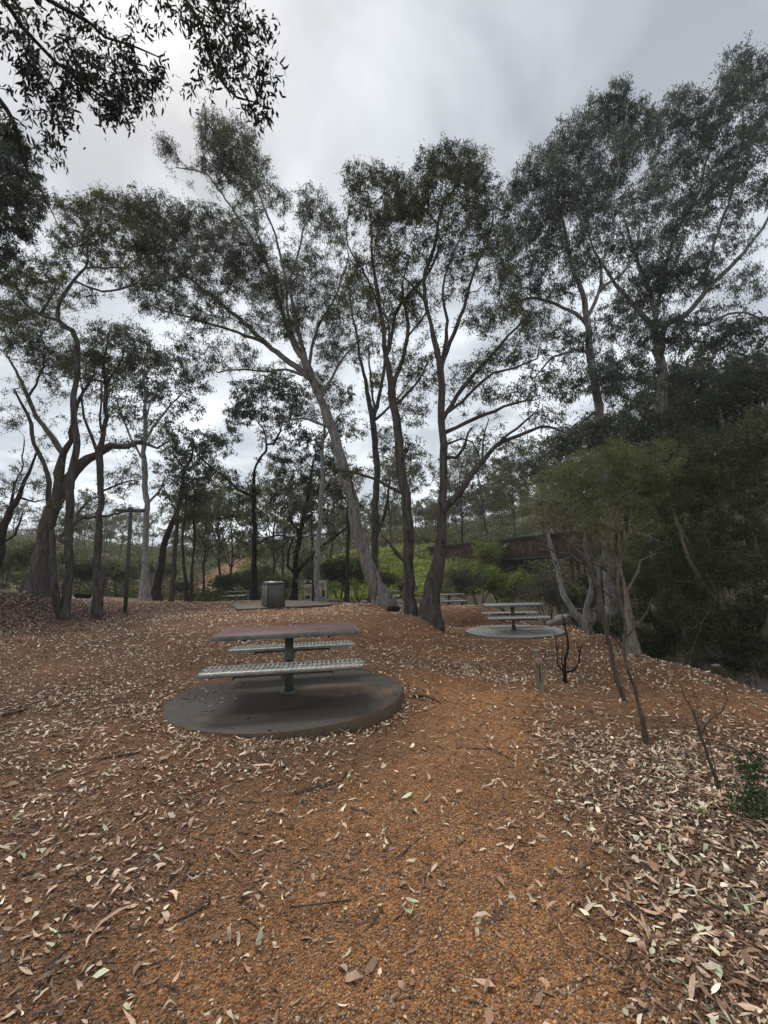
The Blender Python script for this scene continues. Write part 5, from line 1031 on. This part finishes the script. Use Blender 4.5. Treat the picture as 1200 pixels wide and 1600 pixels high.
# ------------------------------------------------------------------ litter, gravel, twigs
rg = np.random.default_rng(101)
parts = [litter('a', 175, .9, 4.2, rg, .047, .0155, PALE*2+DULL, .012), litter('a', 330, .9, 4.2, rg, .032, .009, DULL*3+PALE, .008, .15), litter('b', 160, 4.2, 9, rg, .052, .018, PALE*2+DULL, .012), litter('b', 110, 4.2, 9, rg, .045, .014, DULL*2+PALE, .008), litter('c', 62, 9, 24, rg, .085, .033, PALE, .012, dmax=3)]
big = lambda x, y: .35+.5*dens(x, y)
parts.append(litter('g', 34, .9, 4.5, rg, .060, .021, PALE, .014, .22, dn=big, dmax=3)); parts.append(litter('h', 20, 4.5, 10, rg, .068, .024, PALE, .014, .22, dn=big, dmax=3))
parts.append(litter('s', 26, .9, 6, rg, .13, .012, DULL+PALE[:2], .012, .12)); parts.append(litter('f', 700, .9, 3.2, rg, .017, .008, DULL+PALE[:3], .006, .15))
V, Q, T, c = merge(parts)
n = NT('dry_leaf', .65, .3); n.color(n.mix(n.attr('tint'), n.ramp(n.noise(n.coord(), 90, 3), [(.3, (.72, .7, .68)), (.7, (1.15, 1.15, 1.15))]), .9, 'MULTIPLY')); M_LEAF = n.m
o = mesh_np('leaf_litter', V, [Q, T], M_LEAF, None, False, {'tint': c}); tag(o, 'fallen pale pink and brown gum leaves scattered over the gravel', 'leaf litter', kind='stuff'); print('litter', len(T)//2)
# mulch of dark chips on the mound
mn = lambda x, y: blobm(x, y, [(-12.3, 15.8, 2.6, 2.6), (-14, 15, 4, 3.5)])*3
V, Q, T, c = merge([litter('m', 150, 12, 20, rg, .10, .03, [(.075, .032, .024), (.10, .045, .03), (.05, .025, .02), (.13, .06, .042), (.2, .15, .12)], .03, dn=mn, dmax=3)])
o = mesh_np('bark_mulch', V, [Q, T], M_LEAF, None, False, {'tint': c}); tag(o, 'dark reddish bark and leaf mulch heaped on the mound at the left', 'mulch', kind='stuff')
# a few leaves lie on the round slab
k = 130; a = np.where(rg.random(k) < .7, rg.normal(2.9, .6, k), rg.uniform(0, 6.3, k)); r = TR*np.sqrt(rg.uniform(.15, .98, k)); x = TX+r*np.cos(a); y = TY+r*np.sin(a); P = np.stack([x, y, np.full(k, ZS+.003)], 1)
V, Q, T, c = leafgeo(P, rg, .045, .015, [(.018, .014, .012)]*9+PALE[:1], .1, .1)
o = mesh_np('slab_leaves', V, [Q, T], M_LEAF, None, False, {'tint': c}); tag(o, 'dark wet leaves stuck to the round slab under the nearest table', 'leaf litter', kind='stuff')
# pebbles
def ico():
    t = (1+5**.5)/2; v = np.array([(-1, t, 0), (1, t, 0), (-1, -t, 0), (1, -t, 0), (0, -1, t), (0, 1, t), (0, -1, -t), (0, 1, -t), (t, 0, -1), (t, 0, 1), (-t, 0, -1), (-t, 0, 1)], float); v /= np.linalg.norm(v[0])
    f = np.array([(0, 11, 5), (0, 5, 1), (0, 1, 7), (0, 7, 10), (0, 10, 11), (1, 5, 9), (5, 11, 4), (11, 10, 2), (10, 7, 6), (7, 1, 8), (3, 9, 4), (3, 4, 2), (3, 2, 6), (3, 6, 8), (3, 8, 9), (4, 9, 5), (2, 4, 11), (6, 2, 10), (8, 6, 7), (9, 8, 1)]); return v, f
iv, if_ = ico()
N = 330000; y = .75+4.6*rg.random(N)**1.25; x = rg.uniform(-1, 1, N)*(y*1.0+.7); z = zt(x, y); k = inframe(x, y, z, 10) & ~on_disc(x, y) & (rg.random(N) < np.clip(1.1/np.sqrt(y), 0, 1)*(.6+.4*pathmask(x, y))); x, y, z = x[k], y[k], z[k]; N = len(x)
R_ = .0027*np.minimum(rg.lognormal(0, .45, N), 2.2)*(1+.06*y); R3 = R_[:, None]*rg.uniform(.7, 1.25, (N, 3))*[1, 1, .8]
an = rg.uniform(0, 6.3, N); cc, ss = np.cos(an), np.sin(an); v = iv[None]*R3[:, None]; vx = v[..., 0]*cc[:, None]-v[..., 1]*ss[:, None]; vy = v[..., 0]*ss[:, None]+v[..., 1]*cc[:, None]
V = np.stack([vx, vy, v[..., 2]], -1)+np.stack([x, y, z+R_*.35], 1)[:, None]
pc = 1.25*np.array([(.30, .15, .062), (.22, .10, .045), (.36, .20, .09), (.16, .082, .046), (.27, .18, .115), (.12, .082, .06), (.36, .25, .15), (.2, .16, .125)]); col = pc[rg.integers(0, len(pc), N)]*rg.lognormal(0, .2, N)[:, None]*(.65+.35*pathmask(x, y))[:, None]
n = NT('pebble', .6, .35); n.color(n.attr('tint')); 
o = mesh_np('gravel', V.reshape(-1, 3), [(if_[None]+np.arange(N)[:, None, None]*12).reshape(-1, 3)], n.m, None, True, {'tint': np.repeat(col, 12, 0)}); tag(o, 'orange brown pea gravel covering the foreground', 'gravel', kind='stuff'); print('pebbles', N)
# twigs
TWV = []; TWQ = []; nn_ = 0
cx_ = rg.uniform(0, 1, 9000); y = .9+cx_**1.3*9; x = rg.uniform(-1, 1, 9000)*(y*1.0+.7); z = zt(x, y); k = inframe(x, y, z, 20) & ~on_disc(x, y) & (rg.random(9000)*1.6 < dens(x, y)*.8+.2)
for px_, py_, pz_ in zip(x[k], y[k], z[k]):
    L = (.05 if rg.random() > .1 else .13)*rg.lognormal(0, .5); a = rg.uniform(0, 6.3); d = np.array([math.cos(a), math.sin(a), rg.normal(0, .08)]); p = np.array([px_, py_, pz_+.004]); b = rg.normal(0, .12, 3)*L*[1, 1, .2]
    v, q = tube([p-d*L/2, p+b, p+d*L/2], np.array([1, .85, .5])*.0022*rg.lognormal(0, .35)*(1+6*max(0, L-.06)), 4); TWV.append(v); TWQ.append(q+nn_); nn_ += len(v)
o = mesh_np('twigs', np.concatenate(TWV), [np.concatenate(TWQ)], B_TWIG); tag(o, 'small brown twigs scattered on the gravel', 'twigs', kind='stuff')
# ------------------------------------------------------------------ air
hm = bpy.data.materials.new('haze_air'); hm.use_nodes = True; hn = hm.node_tree; hn.nodes.clear()
ho = hn.nodes.new('ShaderNodeOutputMaterial'); hv = hn.nodes.new('ShaderNodeVolumePrincipled'); hv.inputs['Density'].default_value = .0008; hv.inputs['Color'].default_value = (.85, .89, .93, 1); hv.inputs['Anisotropy'].default_value = .2
hn.links.new(hv.outputs[0], ho.inputs['Volume'])
hz_ = MB().box((0, 0, 0), (1, 1, 1), bev=0).build('haze', hm)
zmin = float(Z.min())-1; hz_.scale = (1060, 1060, 40-zmin); hz_.location = (0, 0, (40+zmin)/2); tag(hz_, 'thin pale air between the camera and the far hillsides', 'haze', kind='stuff')
# ------------------------------------------------------------------ sky, sun, camera
w = bpy.data.worlds.new('World'); bpy.context.scene.world = w; w.use_nodes = True; t = w.node_tree; nd = t.nodes; lk = t.links
sky = nd.new('ShaderNodeTexSky'); sky.sky_type = 'NISHITA'; sky.sun_disc = False; sky.sun_elevation = math.radians(58); sky.sun_rotation = math.radians(-35); sky.air_density = 1.; sky.dust_density = 4
tc = nd.new('ShaderNodeTexCoord'); sp = nd.new('ShaderNodeSeparateXYZ'); lk.new(tc.outputs['Generated'], sp.inputs[0])
def M(op, a, b=0.):
    m = nd.new('ShaderNodeMath'); m.operation = op
    for v_, i_ in ((a, 0), (b, 1)):
        if isinstance(v_, (int, float)): m.inputs[i_].default_value = v_
        else: lk.new(v_, m.inputs[i_])
    return m.outputs[0]
zz = M('ADD', M('MAXIMUM', sp.outputs[2], 0.), .22); cb = nd.new('ShaderNodeCombineXYZ'); lk.new(M('DIVIDE', sp.outputs[0], zz), cb.inputs[0]); lk.new(M('DIVIDE', sp.outputs[1], zz), cb.inputs[1])
no = nd.new('ShaderNodeTexNoise'); no.inputs['Scale'].default_value = 2.3; no.inputs['Detail'].default_value = 5; no.inputs['Roughness'].default_value = .5; no.inputs['Distortion'].default_value = .5; lk.new(cb.outputs[0], no.inputs['Vector'])
rp = nd.new('ShaderNodeValToRGB'); e = rp.color_ramp.elements; e[0].position = .40; e[0].color = (.335, .365, .40, 1); e[1].position = .61; e[1].color = (.61, .65, .69, 1); lk.new(no.outputs[0], rp.inputs[0])
hz = nd.new('ShaderNodeValToRGB'); e = hz.color_ramp.elements; e[0].position = 0; e[0].color = (1.65, 1.64, 1.62, 1); e[1].position = .75; e[1].color = (.98, .98, .98, 1); lk.new(sp.outputs[2], hz.inputs[0])
mx = nd.new('ShaderNodeMix'); mx.data_type = 'RGBA'; mx.blend_type = 'MULTIPLY'; mx.inputs[0].default_value = 1; lk.new(rp.outputs[0], mx.inputs[6]); lk.new(hz.outputs[0], mx.inputs[7])
# cloud cover almost closed: the clear sky only tints it
sc_ = nd.new('ShaderNodeMix'); sc_.data_type = 'RGBA'; sc_.inputs[0].default_value = .08; sk = nd.new('ShaderNodeMix'); sk.data_type = 'RGBA'; sk.blend_type = 'MULTIPLY'; sk.inputs[0].default_value = 1; sk.inputs[7].default_value = (.1, .1, .1, 1)
lk.new(sky.outputs[0], sk.inputs[6]); lk.new(mx.outputs[2], sc_.inputs[6]); lk.new(sk.outputs[2], sc_.inputs[7])
bgn = nd['Background']; lk.new(sc_.outputs[2], bgn.inputs[0]); bgn.inputs[1].default_value = 1.0
sl = bpy.data.lights.new('sun', 'SUN'); sl.energy = 1.8; sl.angle = math.radians(22); sl.color = (1, .97, .93); so = bpy.data.objects.new('sun', sl); C.objects.link(so)
el, az = math.radians(58), math.radians(-35); dv = Vector((math.sin(az)*math.cos(el), math.cos(az)*math.cos(el), math.sin(el))); so.rotation_euler = dv.to_track_quat('Z', 'Y').to_euler()
cam = bpy.data.cameras.new('camera'); co = bpy.data.objects.new('camera', cam); C.objects.link(co); bpy.context.scene.camera = co
cam.sensor_fit = 'VERTICAL'; cam.sensor_height = 36; cam.lens = 36*F/1600; cam.clip_start = .05; cam.clip_end = 3000
m = Matrix([[RT[i], UP[i], -fw[i], 0] for i in range(3)]+[[0, 0, 0, 1]]); m[2][3] = EYE; co.matrix_world = m
sc = bpy.context.scene; sc.view_settings.view_transform = 'Standard'; sc.view_settings.look = 'None'; sc.view_settings.gamma = 1; sc.view_settings.exposure = 0.45
try: sc.cycles.max_bounces = 6; sc.cycles.diffuse_bounces = 3; sc.cycles.transmission_bounces = 3; sc.cycles.transparent_max_bounces = 4
except Exception: pass
print('leaves', NLEAF[0])
